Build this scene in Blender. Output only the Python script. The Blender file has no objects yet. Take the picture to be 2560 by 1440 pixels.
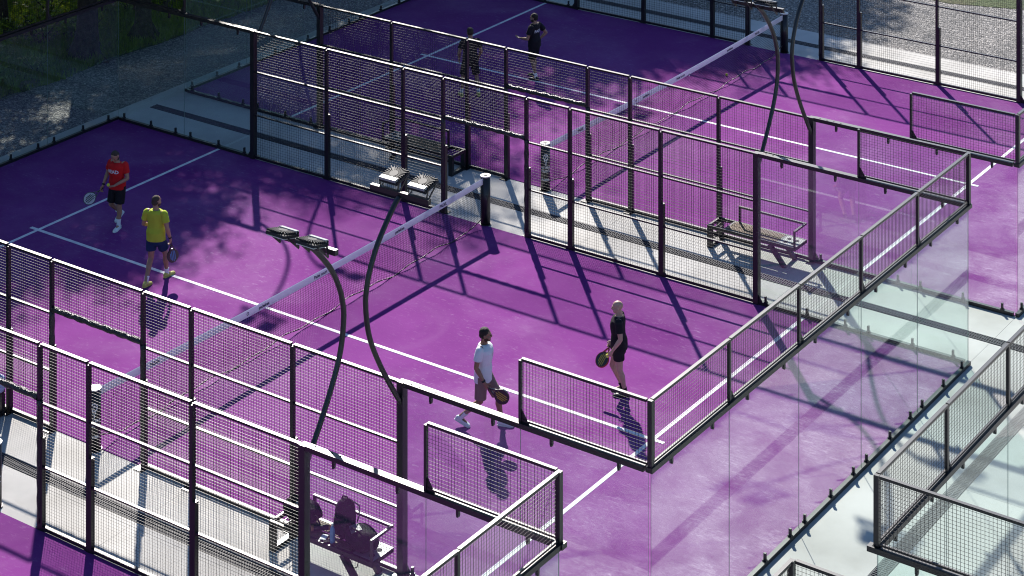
import bpy, math, random
import numpy as np
from mathutils import Vector, Matrix, noise as mnoise
from mathutils.bvhtree import BVHTree

random.seed(7)
SC = bpy.context.scene
COL = SC.collection
K = 1.13233            # metres per plan unit (the plan is drawn in 20 x 10 court units)
PI = math.pi
R = math.radians

# ------------------------------------------------------------------ camera, sky, sun, exposure
cam_d = bpy.data.cameras.new('camera')
cam = bpy.data.objects.new('camera', cam_d)
COL.objects.link(cam)
cam.location = (27.3216, -31.3654, 19.0198)
cam.rotation_euler = (R(90), 0, R(124.21826 - 90))
cam_d.sensor_width = 36
cam_d.lens = 5250.854 / 2560 * 36
cam_d.shift_x = -131.257 / 2560
cam_d.shift_y = -2329.47 / 2560
cam_d.clip_start = 0.5
cam_d.clip_end = 3000
SC.camera = cam

SUN_DIR = Vector((-1.008, 1.053, 1.05)).normalized()     # towards the sun
sun_el = math.asin(SUN_DIR.z)
sun_az = math.atan2(SUN_DIR.x, SUN_DIR.y)                 # clockwise from +Y
world = bpy.data.worlds.new('World')
SC.world = world
world.use_nodes = True
wn = world.node_tree.nodes
sky = wn.new('ShaderNodeTexSky')
sky.sky_type = 'NISHITA'
sky.sun_disc = False
sky.sun_elevation = sun_el
sky.sun_rotation = sun_az
sky.air_density = 1.0
sky.dust_density = 0.3
sky.ozone_density = 6.0
world.node_tree.links.new(sky.outputs[0], wn['Background'].inputs[0])
wn['Background'].inputs[1].default_value = 0.078
sun_d = bpy.data.lights.new('sun', 'SUN')
sun_d.energy = 5.0
sun_d.angle = R(0.9)
sun_d.color = (1.0, 0.94, 0.87)
sun = bpy.data.objects.new('sun', sun_d)
COL.objects.link(sun)
sun.rotation_euler = SUN_DIR.to_track_quat('Z', 'Y').to_euler()
SC.view_settings.view_transform = 'Standard'
SC.view_settings.look = 'None'
SC.view_settings.gamma = 1
SC.view_settings.use_curve_mapping = False
SC.view_settings.exposure = 1.1
SC.cycles.use_denoising = True
SC.cycles.denoising_prefilter = 'ACCURATE'
SC.cycles.filter_width = 1.1
SC.cycles.max_bounces = 8
SC.cycles.transparent_max_bounces = 40
SC.cycles.caustics_reflective = False
SC.cycles.caustics_refractive = False

# ------------------------------------------------------------------ materials
def nmat(name):
    m = bpy.data.materials.new(name)
    m.use_nodes = True
    return m, m.node_tree.nodes, m.node_tree.links

def pmat(name, base, rough=.6, spec=.5, var=None, vscale=5.0, vdetail=4, bump=0, bscale=60, metal=0, vlo=.35, vhi=.65):
    m, n, l = nmat(name)
    b = n['Principled BSDF']
    b.inputs['Base Color'].default_value = (*base, 1)
    b.inputs['Roughness'].default_value = rough
    b.inputs['Specular IOR Level'].default_value = spec
    b.inputs['Metallic'].default_value = metal
    if var or bump:
        tc = n.new('ShaderNodeTexCoord')
    if var:
        nz = n.new('ShaderNodeTexNoise')
        nz.inputs['Scale'].default_value = vscale
        nz.inputs['Detail'].default_value = vdetail
        l.new(tc.outputs['Object'], nz.inputs['Vector'])
        cr = n.new('ShaderNodeValToRGB')
        cr.color_ramp.elements[0].position = vlo
        cr.color_ramp.elements[1].position = vhi
        cr.color_ramp.elements[0].color = (*base, 1)
        cr.color_ramp.elements[1].color = (*var, 1)
        l.new(nz.outputs['Fac'], cr.inputs[0])
        l.new(cr.outputs[0], b.inputs['Base Color'])
    if bump:
        nb = n.new('ShaderNodeTexNoise')
        nb.inputs['Scale'].default_value = bscale
        nb.inputs['Detail'].default_value = 5
        l.new(tc.outputs['Object'], nb.inputs['Vector'])
        bp = n.new('ShaderNodeBump')
        bp.inputs['Strength'].default_value = bump
        bp.inputs['Distance'].default_value = .02
        l.new(nb.outputs['Fac'], bp.inputs['Height'])
        l.new(bp.outputs[0], b.inputs['Normal'])
    return m

def turf_mat():
    m, n, l = nmat('purple_turf')
    b = n['Principled BSDF']
    b.inputs['Roughness'].default_value = .85
    b.inputs['Specular IOR Level'].default_value = .03
    tc = n.new('ShaderNodeTexCoord')
    def noise(scale, detail=4, dist=0, rough=.5, vec=None):
        t = n.new('ShaderNodeTexNoise')
        t.inputs['Scale'].default_value = scale
        t.inputs['Detail'].default_value = detail
        t.inputs['Distortion'].default_value = dist
        t.inputs['Roughness'].default_value = rough
        l.new(vec or tc.outputs['Object'], t.inputs['Vector'])
        return t.outputs['Fac']
    def ramp(fac, a, c, ca=(0, 0, 0), cb=(1, 1, 1)):
        r = n.new('ShaderNodeValToRGB')
        r.color_ramp.elements[0].position = a
        r.color_ramp.elements[1].position = c
        r.color_ramp.elements[0].color = (*ca, 1)
        r.color_ramp.elements[1].color = (*cb, 1)
        l.new(fac, r.inputs[0])
        return r.outputs[0]
    def mth(op, a, c):
        t = n.new('ShaderNodeMath')
        t.operation = op
        for i, v in enumerate((a, c)):
            if isinstance(v, (int, float)):
                t.inputs[i].default_value = v
            else:
                l.new(v, t.inputs[i])
        return t.outputs[0]
    def mix(f, a, c):
        t = n.new('ShaderNodeMix')
        t.data_type = 'RGBA'
        l.new(f, t.inputs['Factor'])
        for s, v in (('A', a), ('B', c)):
            sock = [i for i in t.inputs if i.name == s and i.type == 'RGBA'][0]
            if isinstance(v, tuple):
                sock.default_value = (*v, 1)
            else:
                l.new(v, sock)
        return [o for o in t.outputs if o.type == 'RGBA'][0]
    base = ramp(noise(.7, 5), .3, .7, (.148, .027, .168), (.182, .039, .202))
    fine = ramp(noise(220, 2), .25, .75, (.75, .75, .75), (1.2, 1.2, 1.2))
    mul = n.new('ShaderNodeMix')
    mul.data_type = 'RGBA'
    mul.blend_type = 'MULTIPLY'
    mul.inputs['Factor'].default_value = 1
    rg = [i for i in mul.inputs if i.type == 'RGBA']
    l.new(base, rg[0]); l.new(fine, rg[1])
    base = [o for o in mul.outputs if o.type == 'RGBA'][0]
    # sand left in swept, curved strokes
    geo = n.new('ShaderNodeNewGeometry')
    sx = n.new('ShaderNodeSeparateXYZ')
    l.new(geo.outputs['Position'], sx.inputs[0])
    endm = ramp(mth('DIVIDE', sx.outputs['X'], 12.0), .50, .92)
    def stretched(ang, k):
        mp = n.new('ShaderNodeMapping')
        mp.inputs['Scale'].default_value = (1, k, 1)
        mp.inputs['Rotation'].default_value = (0, 0, ang)
        l.new(tc.outputs['Object'], mp.inputs[0])
        return mp.outputs[0]
    s1 = noise(5.5, 5, .9, .6, stretched(.5, 3.2))
    s2 = noise(6.5, 5, .8, .62, stretched(-.9, 2.8))
    grain = noise(45, 3, 0, .6)
    strokes = mth('MAXIMUM', ramp(s1, .58, .74), ramp(s2, .60, .76))
    strokes = mth('MULTIPLY', strokes, ramp(grain, .3, .6, (.35, .35, .35)))
    f1 = mth('MULTIPLY', strokes, ramp(noise(.38, 5, .5), .34, .62, (.18, .18, .18)))
    cloud = ramp(noise(.9, 7, .5, .62), .40, .66)
    tuft = mth('MAXIMUM', ramp(s1, .42, .66), ramp(noise(14, 5, 1.0, .65, stretched(.2, 1.8)), .42, .68))
    f2 = mth('MULTIPLY', mth('MULTIPLY', cloud, ramp(tuft, 0, 1, (.30, .30, .30))), endm)
    f = mth('ADD', mth('MULTIPLY', f1, .40), mth('MULTIPLY', f2, .80))
    worn = mth('MULTIPLY', ramp(noise(.33, 6, .8, .58), .44, .70), ramp(noise(3.2, 5, .4, .6), .25, .75, (.35, .35, .35)))
    f = mth('ADD', f, mth('MULTIPLY', worn, .22))
    f = mth('MINIMUM', f, .85)
    col = mix(f, base, (.42, .30, .44))
    l.new(col, b.inputs['Base Color'])
    bp = n.new('ShaderNodeBump')
    bp.inputs['Strength'].default_value = .35
    bp.inputs['Distance'].default_value = .01
    l.new(noise(160, 3), bp.inputs['Height'])
    l.new(bp.outputs[0], b.inputs['Normal'])
    return m

def glass_mat(name, tint, f0=.042, dust=.0):
    m, n, l = nmat(name)
    n.remove(n['Principled BSDF'])
    geo = n.new('ShaderNodeNewGeometry')
    dot = n.new('ShaderNodeVectorMath'); dot.operation = 'DOT_PRODUCT'
    l.new(geo.outputs['Normal'], dot.inputs[0]); l.new(geo.outputs['Incoming'], dot.inputs[1])
    def mth(op, a, c=None):
        t = n.new('ShaderNodeMath'); t.operation = op
        for i, v in enumerate((a, c)):
            if v is None: continue
            if isinstance(v, (int, float)): t.inputs[i].default_value = v
            else: l.new(v, t.inputs[i])
        return t.outputs[0]
    c = mth('ABSOLUTE', dot.outputs['Value'])
    f = mth('ADD', mth('MULTIPLY', mth('POWER', mth('SUBTRACT', 1.0, c), 5.0), 1 - f0), f0)
    tr = n.new('ShaderNodeBsdfTransparent'); tr.inputs[0].default_value = (*tint, 1)
    gl = n.new('ShaderNodeBsdfGlossy'); gl.inputs['Roughness'].default_value = 0.0
    gl.inputs[0].default_value = (1, 1, 1, 1)
    mx = n.new('ShaderNodeMixShader')
    l.new(f, mx.inputs[0]); l.new(tr.outputs[0], mx.inputs[1]); l.new(gl.outputs[0], mx.inputs[2])
    out = mx.outputs[0]
    if dust:
        tc = n.new('ShaderNodeTexCoord')
        nz = n.new('ShaderNodeTexNoise'); nz.inputs['Scale'].default_value = 1.3; nz.inputs['Detail'].default_value = 6
        l.new(tc.outputs['Object'], nz.inputs['Vector'])
        df = n.new('ShaderNodeBsdfDiffuse'); df.inputs[0].default_value = (.8, .8, .78, 1)
        m2 = n.new('ShaderNodeMixShader')
        l.new(mth('MULTIPLY', nz.outputs['Fac'], dust), m2.inputs[0])
        l.new(out, m2.inputs[1]); l.new(df.outputs[0], m2.inputs[2])
        out = m2.outputs[0]
    l.new(out, n['Material Output'].inputs['Surface'])
    return m

def gravel_mat():
    m, n, l = nmat('gravel_stones')
    b = n['Principled BSDF']; b.inputs['Roughness'].default_value = .9
    tc = n.new('ShaderNodeTexCoord')
    vo = n.new('ShaderNodeTexVoronoi'); vo.inputs['Scale'].default_value = 26
    l.new(tc.outputs['Object'], vo.inputs['Vector'])
    sp = n.new('ShaderNodeSeparateColor'); l.new(vo.outputs['Color'], sp.inputs[0])
    cr = n.new('ShaderNodeValToRGB')
    e = cr.color_ramp.elements
    e[0].color = (.05, .05, .052, 1); e[1].color = (.40, .385, .37, 1)
    x = e.new(.4); x.color = (.12, .117, .117, 1)
    x = e.new(.75); x.color = (.22, .21, .205, 1)
    l.new(sp.outputs[0], cr.inputs[0])
    nz = n.new('ShaderNodeTexNoise'); nz.inputs['Scale'].default_value = .6; nz.inputs['Detail'].default_value = 5
    l.new(tc.outputs['Object'], nz.inputs['Vector'])
    c2 = n.new('ShaderNodeValToRGB'); c2.color_ramp.elements[0].position = .3; c2.color_ramp.elements[1].position = .7
    c2.color_ramp.elements[0].color = (.8, .8, .8, 1); c2.color_ramp.elements[1].color = (1.2, 1.18, 1.15, 1)
    l.new(nz.outputs['Fac'], c2.inputs[0])
    mu = n.new('ShaderNodeMix'); mu.data_type = 'RGBA'; mu.blend_type = 'MULTIPLY'; mu.inputs['Factor'].default_value = 1
    rg = [i for i in mu.inputs if i.type == 'RGBA']
    l.new(cr.outputs[0], rg[0]); l.new(c2.outputs[0], rg[1])
    l.new([o for o in mu.outputs if o.type == 'RGBA'][0], b.inputs['Base Color'])
    bp = n.new('ShaderNodeBump'); bp.inputs['Strength'].default_value = 1; bp.inputs['Distance'].default_value = .03
    bp.invert = True
    l.new(vo.outputs['Distance'], bp.inputs['Height']); l.new(bp.outputs[0], b.inputs['Normal'])
    return m

def earth_mat():
    m, n, l = nmat('earth_and_litter')
    b = n['Principled BSDF']; b.inputs['Roughness'].default_value = .95
    tc = n.new('ShaderNodeTexCoord')
    nz = n.new('ShaderNodeTexNoise'); nz.inputs['Scale'].default_value = .5; nz.inputs['Detail'].default_value = 8
    nz.inputs['Roughness'].default_value = .65
    l.new(tc.outputs['Object'], nz.inputs['Vector'])
    cr = n.new('ShaderNodeValToRGB'); e = cr.color_ramp.elements
    e[0].position = .38; e[0].color = (.035, .065, .012, 1)
    e[1].position = .62; e[1].color = (.075, .068, .03, 1)
    x = e.new(.5); x.color = (.055, .075, .02, 1)
    l.new(nz.outputs['Fac'], cr.inputs[0]); l.new(cr.outputs[0], b.inputs['Base Color'])
    n2 = n.new('ShaderNodeTexNoise'); n2.inputs['Scale'].default_value = 14; n2.inputs['Detail'].default_value = 6
    l.new(tc.outputs['Object'], n2.inputs['Vector'])
    bp = n.new('ShaderNodeBump'); bp.inputs['Strength'].default_value = 1; bp.inputs['Distance'].default_value = .1
    l.new(n2.outputs['Fac'], bp.inputs['Height']); l.new(bp.outputs[0], b.inputs['Normal'])
    return m

def leaf_mat(name, c, t):
    m, n, l = nmat(name)
    b = n['Principled BSDF']
    b.inputs['Roughness'].default_value = .5
    b.inputs['Specular IOR Level'].default_value = .3
    oi = n.new('ShaderNodeNewGeometry')
    cr = n.new('ShaderNodeValToRGB')
    cr.color_ramp.elements[0].color = (c[0] * .6, c[1] * .65, c[2] * .6, 1)
    cr.color_ramp.elements[1].color = (c[0] * 1.5, c[1] * 1.3, c[2] * 1.1, 1)
    l.new(oi.outputs['Random Per Island'], cr.inputs[0])
    l.new(cr.outputs[0], b.inputs['Base Color'])
    ts = n.new('ShaderNodeBsdfTranslucent'); ts.inputs[0].default_value = (*t, 1)
    mx = n.new('ShaderNodeMixShader'); mx.inputs[0].default_value = .4
    l.new(b.outputs[0], mx.inputs[1]); l.new(ts.outputs[0], mx.inputs[2])
    l.new(mx.outputs[0], n['Material Output'].inputs['Surface'])
    return m

M = {}
M['black'] = pmat('black_powder_coat', (.010, .0095, .012), .38, .5)
M['black_top'] = M['black']
M['wire'] = pmat('black_wire', (.007, .006, .009), .42, .23)
M['tape'] = pmat('black_wrapping_tape', (.012, .011, .013), .3, .5, bump=1.0, bscale=40)
M['turf'] = turf_mat()
M['line'] = pmat('white_line_fibre', (.74, .74, .76), .8, .2, var=(.62, .57, .64), vscale=6)
M['concrete'] = pmat('pale_concrete', (.52, .51, .49), .85, .15, var=(.37, .36, .34), vscale=.55, vdetail=12, bump=.15, bscale=90)
M['gravel'] = gravel_mat()
M['earth'] = earth_mat()
M['glass'] = glass_mat('clear_court_glass', (.935, .982, .966), .054, .028)
M['glass_edge'] = pmat('green_glass_edge', (.16, .23, .21), .3, .5)
M['drain'] = pmat('drain_grate_steel', (.06, .06, .072), .7, .3)
M['trough'] = pmat('drain_trough', (.015, .015, .018), .9)
M['tape_white'] = pmat('white_net_tape', (.80, .80, .84), .6, .3)
def translucent(m, c, f):
    n = m.node_tree.nodes; l = m.node_tree.links
    ts = n.new('ShaderNodeBsdfTranslucent'); ts.inputs[0].default_value = (*c, 1)
    mx = n.new('ShaderNodeMixShader'); mx.inputs[0].default_value = f
    l.new(n['Principled BSDF'].outputs[0], mx.inputs[1]); l.new(ts.outputs[0], mx.inputs[2])
    l.new(mx.outputs[0], n['Material Output'].inputs['Surface'])
    return m
translucent(M['tape_white'], (.5, .5, .62), .35)
M['net'] = pmat('black_net_cord', (.008, .007, .010), .95, .03)
M['print_dark'] = pmat('dark_print', (.03, .03, .07), .7)
M['print_white'] = pmat('white_print', (.6, .6, .63), .6)
M['cap'] = pmat('grey_cap', (.35, .35, .37), .3, .6)
M['lamp'] = pmat('lamp_housing', (.020, .019, .023), .6, .22)
M['lamp_plate'] = pmat('lamp_driver_box', (.30, .30, .31), .35, .6)
M['lens'] = pmat('lamp_lens', (.5, .5, .5), .2)
M['bench_wood'] = pmat('brown_bench_mesh', (.13, .085, .05), .65, .25, var=(.18, .12, .075), vscale=30)
M['bench_grey'] = pmat('grey_bench_plate', (.16, .16, .17), .5)
M['bark'] = pmat('brown_bark', (.030, .023, .017), .95, .1, var=(.065, .05, .036), vscale=9, bump=1, bscale=14)
M['leaf'] = leaf_mat('tree_leaf', (.035, .062, .014), (.11, .17, .02))
M['leaf2'] = leaf_mat('shrub_leaf', (.07, .12, .012), (.28, .38, .02))
M['grass'] = leaf_mat('grass_blade', (.08, .14, .012), (.28, .38, .02))
def skin(name, c):
    m = pmat(name, c, .5, .4, var=tuple(x * .85 for x in c), vscale=14)
    m.node_tree.nodes['Principled BSDF'].inputs['Subsurface Weight'].default_value = .08
    m.node_tree.nodes['Principled BSDF'].inputs['Subsurface Radius'].default_value = (.02, .008, .004)
    return m
def cloth(name, c):
    return pmat(name, c, .85, .2, bump=.6, bscale=14)

# ------------------------------------------------------------------ mesh helpers
class MB:
    """collects shapes, then links them as one mesh object"""
    def __init__(s):
        s.v = []; s.f = []; s.sm = []; s.mi = []
    def add(s, verts, faces, smooth=False, mi=0):
        o = len(s.v)
        s.v += [tuple(x) for x in verts]
        for f in faces:
            s.f.append(tuple(i + o for i in f)); s.sm.append(smooth); s.mi.append(mi)
        return s
    def box(s, c, d, mat=None, mi=0):
        x, y, z = (t / 2 for t in d)
        vs = [Vector((i, j, k)) for i in (-x, x) for j in (-y, y) for k in (-z, z)]
        if mat is not None:
            vs = [mat @ q for q in vs]
        vs = [q + Vector(c) for q in vs]
        return s.add(vs, [(0, 1, 3, 2), (4, 6, 7, 5), (0, 4, 5, 1), (2, 3, 7, 6), (0, 2, 6, 4), (1, 5, 7, 3)], mi=mi)
    def bar(s, p0, p1, w, h, up=(0, 0, 1)):
        p0 = Vector(p0); p1 = Vector(p1); d = p1 - p0; L = d.length; d.normalize()
        u = Vector(up); r = d.cross(u).normalized(); u = r.cross(d)
        m = Matrix((d, r, u)).transposed()
        return s.box((p0 + p1) / 2, (L, w, h), m)
    def tube(s, path, rad, n=6, caps=True, smooth=True):
        path = [Vector(p) for p in path]
        rads = rad if isinstance(rad, (list, tuple)) else [rad] * len(path)
        vs = []; fs = []
        prev = None
        for i, p in enumerate(path):
            t = (path[min(i + 1, len(path) - 1)] - path[max(i - 1, 0)]).normalized()
            if prev is None:
                a = Vector((0, 0, 1)) if abs(t.z) < .9 else Vector((1, 0, 0))
                u = t.cross(a).normalized()
            else:
                u = (prev - t * prev.dot(t)).normalized()
            prev = u; w = t.cross(u)
            for k in range(n):
                a = 2 * PI * k / n
                vs.append(p + (u * math.cos(a) + w * math.sin(a)) * rads[i])
        for i in range(len(path) - 1):
            for k in range(n):
                a = i * n + k; b = i * n + (k + 1) % n
                fs.append((a, b, b + n, a + n))
        s.add(vs, fs, smooth)
        if caps:
            o = len(s.v) - len(vs)
            s.f.append(tuple(o + k for k in range(n))[::-1]); s.sm.append(False); s.mi.append(0)
            s.f.append(tuple(o + (len(path) - 1) * n + k for k in range(n))); s.sm.append(False); s.mi.append(0)
        return s
    def disc(s, c, r, z0, z1, n=20):
        c = Vector(c)
        return s.tube([c + Vector((0, 0, z0)), c + Vector((0, 0, z1))], r, n)
    def ball(s, c, r, n=12, m=8):
        r = (r, r, r) if isinstance(r, (int, float)) else r
        vs = [Vector((0, 0, -1))]; fs = []
        for i in range(1, m):
            a = PI * i / m - PI / 2
            for k in range(n):
                b = 2 * PI * k / n
                vs.append(Vector((math.cos(a) * math.cos(b), math.cos(a) * math.sin(b), math.sin(a))))
        vs.append(Vector((0, 0, 1)))
        for k in range(n):
            fs.append((0, 1 + (k + 1) % n, 1 + k))
            fs.append((len(vs) - 1, 1 + (m - 2) * n + k, 1 + (m - 2) * n + (k + 1) % n))
        for i in range(m - 2):
            for k in range(n):
                a = 1 + i * n + k; b = 1 + i * n + (k + 1) % n
                fs.append((a, b, b + n, a + n))
        return s.add([Vector((q.x * r[0], q.y * r[1], q.z * r[2])) + Vector(c) for q in vs], fs, True)
    def mesh(s, name, mats):
        me = bpy.data.meshes.new(name)
        me.from_pydata(s.v, [], s.f)
        me.polygons.foreach_set('use_smooth', s.sm)
        mats = mats if isinstance(mats, (list, tuple)) else [mats]
        for m in mats:
            me.materials.append(m)
        if len(mats) > 1:
            me.polygons.foreach_set('material_index', s.mi)
        me.update()
        return me
    def build(s, name, mats, parent=None, loc=(0, 0, 0), kind=None):
        return link(name, s.mesh(name, mats), parent, loc, kind=kind)

def link(name, me, parent=None, loc=(0, 0, 0), rot=None, kind=None):
    o = bpy.data.objects.new(name, me)
    COL.objects.link(o)
    o.location = loc
    if rot is not None:
        o.rotation_euler = rot
    if parent is not None:
        o.parent = parent
    if kind:
        o['kind'] = kind
    return o

def tag(o, label, cat, group=None):
    o['label'] = label; o['category'] = cat
    if group:
        o['group'] = group
    return o

def thing(name, label, cat, loc=(0, 0, 0), rz=0, group=None):
    o = bpy.data.objects.new(name, None)
    o.empty_display_size = .2
    COL.objects.link(o)
    o.location = loc; o.rotation_euler = (0, 0, rz)
    return tag(o, label, cat, group)

def copy_tree(o, parent=None):
    c = o.copy(); COL.objects.link(c)
    if parent is not None:
        c.parent = parent
    for ch in list(o.children):
        copy_tree(ch, c)
    return c

def W(x, y, z=0.):
    return Vector((K * x, K * y, z))

def text_pts(txt, size, align='CENTER', res=2, bold=0.0):
    cu = bpy.data.curves.new('t', 'FONT')
    cu.body = txt; cu.size = size; cu.align_x = align; cu.align_y = 'CENTER'
    cu.resolution_u = res
    cu.offset = bold
    ob = bpy.data.objects.new('t', cu)
    COL.objects.link(ob)
    dg = bpy.context.evaluated_depsgraph_get(); dg.update()
    me = bpy.data.meshes.new_from_object(ob.evaluated_get(dg))
    vs = [v.co.copy() for v in me.vertices]; fs = [tuple(p.vertices) for p in me.polygons]
    bpy.data.objects.remove(ob); bpy.data.curves.remove(cu); bpy.data.meshes.remove(me)
    return vs, fs

# ------------------------------------------------------------------ the setting
def structure(name, mb, mat, loc=(0, 0, 0)):
    return mb.build(name, mat, None, loc, 'structure')

g = MB(); g.box((0, 0, -.35), (1600, 1600, .1)); structure('ground', g, M['earth'])
g = MB(); g.box((K * -1.15, K * 2, -.16), (K * 24, K * 44, .2))
g.box((K * 18, K * 21.5, -.161), (K * 14.2, K * 5, .198)); structure('gravel_bed', g, M['gravel'])
# the outer lawn and verge on the left: gently uneven sheet
gx = np.linspace(-40, -13.1, 40); gy = np.linspace(-30, 46, 90)
g = MB(); vs = []; fs = []
for i, x in enumerate(gx):
    for j, y in enumerate(gy):
        e = 0 if i == len(gx) - 1 else 1
        yj = mnoise.noise((y * .35, 3.1, 0)) * .35 * (1 - e)
        z = -.055 + .10 * e * (mnoise.noise((x * .3, y * .3, 0)) + .35) + .015 * (gx[-1] - x)
        vs.append(W(x + yj, y, z))
for i in range(len(gx) - 1):
    for j in range(len(gy) - 1):
        a = i * len(gy) + j
        fs.append((a, a + len(gy), a + len(gy) + 1, a + 1))
g.add(vs, fs, True); structure('verge', g, M['earth'])
g = MB(); vs = []; fs = []
hx = np.linspace(-13.4, 30, 50); hy = np.linspace(23.4, 50, 30)
for i, x in enumerate(hx):
    for j, y in enumerate(hy):
        z = -.05 + (.08 * (mnoise.noise((x * .3, y * .3, 5)) + .3) if j else 0)
        vs.append(W(x, y + (mnoise.noise((x * .4, 0, 9)) * .5 if j == 0 else 0), z))
for i in range(len(hx) - 1):
    for j in range(len(hy) - 1):
        a = i * len(hy) + j
        fs.append((a, a + len(hy), a + len(hy) + 1, a + 1))
g.add(vs, fs, True); structure('meadow', g, M['earth'])

# concrete pad: cast bays with open joints
YB, YC, YD = 0.0, 12.15, -12.07          # court centres (plan)
pad = bpy.data.objects.new('concrete_pad', None); COL.objects.link(pad); pad['kind'] = 'structure'
DR = .115
xs = [-10.45, -6.2, -2.0, 2.0, 6.2, 10.0]
slab_n = 0
def slab(x0, x1, y0, y1):
    g = MB(); j = .003
    g.box((K * (x0 + x1) / 2, K * (y0 + y1) / 2, -.062), (K * (x1 - x0) - 2 * j, K * (y1 - y0) - 2 * j, .1))
    g.build('concrete_slab', M['concrete'], pad)
for y0, y1 in ((5.0, 6.06 - DR), (6.06 + DR, 7.15), (-7.07, -6.03 - DR), (-6.03 + DR, -5.0), (17.15, 18.05 - DR), (18.05 + DR, 18.98)):
    for a, b in zip(xs[:-1], xs[1:]):
        slab(a, b, y0, y1)
for y in (6.06, -6.03, 18.05):
    slab(-10.45, -9.98, y - DR, y + DR)
for y0, y1 in ((-5, 5), (7.15, 17.15), (-17.07, -7.07)):
    slab(-10.45, -10.0, y0, (y0 + y1) / 2); slab(-10.45, -10.0, (y0 + y1) / 2, y1)
XD = 11.42
for y0, y1 in ((-24, -17), (-17, -11.8), (-11.8, -7.07), (-7.07, -2.6), (-2.6, 1.4), (1.4, 5.94), (6.18, 10.2), (10.2, 14.4), (14.4, 18.98)):
    slab(10.0, XD - DR, y0, y1)
    slab(XD + DR, 13.2, y0, y1)
slab(13.2, 26, -24, -7.15); slab(13.2, 26, -5, 0); slab(13.2, 26, 0, 5); slab(13.2, 26, 7.15, 17.2); slab(13.2, 26, -7.15, -5.0); slab(13.2, 26, 5.0, 7.15); slab(13.2, 26, 17.2, 18.98)
# turf sheets
for nm, xc, yc in (('court_turf', 0, YB), ('court_turf', 0, YC), ('court_turf', 0, YD)):
    g = MB(); g.box((0, 0, -.03), (K * 20, K * 10, .06)); o = structure(nm, g, M['turf'], (K * xc, K * yc, 0))
    # playing lines: flush strips on the turf
    for s in (-1, 1):
        l = MB(); l.box((K * 6.95 * s, 0, .001), (.08, K * 9.96, .006)); l.build('service_line', M['line'], o)
    l = MB(); l.box((0, 0, .0015), (K * 14.3, .08, .009)); l.build('centre_line', M['line'], o)

# drains: trough and one metre grates
grate = MB()
for r_ in (-1, 1):
    for k in range(20):
        x = -.5 + (k + .5) / 20
        grate.box((x, r_ * .058, -.012), (.020, .088, .02))
for y in (-.108, 0, .108):
    grate.box((0, y, -.0125), (1.0, .018, .021))
grate_me = grate.mesh('drain_grate', M['drain'])
def drain(p0, p1):
    a = W(*p0); b = W(*p1); L = (b - a).length; n = int(round(L / 1.005)); d = (b - a) / n
    ang = math.atan2(d.y, d.x)
    t = MB(); t.bar(a + Vector((0, 0, -.075)), b + Vector((0, 0, -.075)), 2 * K * DR, .06)
    tr = t.build('drain_channel', M['trough'], None, kind='structure')
    for i in range(n):
        o = link('drain_grate', grate_me, tr, a + d * (i + .5), (0, 0, ang))
        o.scale = ((L / n) / 1.004, 1, 1)
drain((-9.98, 6.06), (XD - DR, 6.06))
drain((-9.98, -6.03), (XD - DR, -6.03))
drain((-9.98, 18.05), (10.0, 18.05))
drain((XD, -20.0), (XD, 18.5))

# ------------------------------------------------------------------ court cages
def mesh_cached(cache={}):
    return cache
_mc = {}
def wires(L, H, axis, row=.05):
    """welded wire mesh of length L (plan metres -> world) and height H, origin at lower start corner"""
    key = (round(L, 3), round(H, 3), axis, row)
    if key in _mc:
        return _mc[key]
    m = MB(); r = .0032
    nv = int(round(L / (.05 * K))); nh = int(round(H / row))
    def P(s, d, z):
        return (s, d, z) if axis == 'x' else (d, s, z)
    for i in range(1, nv):
        s = L * i / nv
        m.tube([P(s, -.003, 0), P(s, -.003, H)], .0031, 5, caps=False)
    for i in range(1, nh):
        z = H * i / nh
        m.box(P(L / 2, .003, z), P(L, .0034, .0036))
    _mc[key] = m.mesh('wire_mesh', M['wire'])
    return _mc[key]
_bc = {}
def boxmesh(d, mat='black'):
    key = (tuple(round(x, 4) for x in d), mat)
    if key not in _bc:
        m = MB(); m.box((0, 0, 0), d); _bc[key] = m.mesh('box', M[mat])
    return _bc[key]
def part(name, c, d, parent, mat='black'):
    me = boxmesh(d, mat)
    return link(name, me, parent, c)
_pc = {}
def pane_mesh(L, H, axis):
    key = (round(L, 3), round(H, 3), axis)
    if key not in _pc:
        m = MB(); t = .010
        d = (L, t, H) if axis == 'x' else (t, L, H)
        m.box((0, 0, 0), d)
        # faces of MB.box: -x, +x, -y, +y, -z, +z
        big = (2, 3) if axis == 'x' else (0, 1)
        m.mi = [0 if i in big else 1 for i in range(6)]
        _pc[key] = m.mesh('glass_pane', [M['glass'], M['glass_edge']])
    return _pc[key]
clampm = MB(); clampm.box((0, 0, .065), (.036, .045, .13)); clampm.box((0, 0, .015), (.06, .07, .03))
clamp_me = clampm.mesh('glass_clamp', M['black'])
hangm = MB(); hangm.box((0, 0, -.05), (.045, .045, .10)); hangm.box((0, 0, -.11), (.03, .05, .03))
hang_me = hangm.mesh('glass_hanger', M['black'])
boltm = MB()
for i in range(4):
    boltm.disc((i * .16, 0, 0), .016, 0, .003, 8)
bolt_me = boltm.mesh('bolt_holes', M['trough'])
gussetm = MB()
gussetm.add([(0, -.004, 0), (.14, -.004, 0), (0, -.004, .2), (0, .004, 0), (.14, .004, 0), (0, .004, .2)],
            [(0, 1, 2), (3, 5, 4), (0, 3, 4, 1), (1, 4, 5, 2), (2, 5, 3, 0)])
gusset_me = gussetm.mesh('gusset', M['black'])

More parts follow.
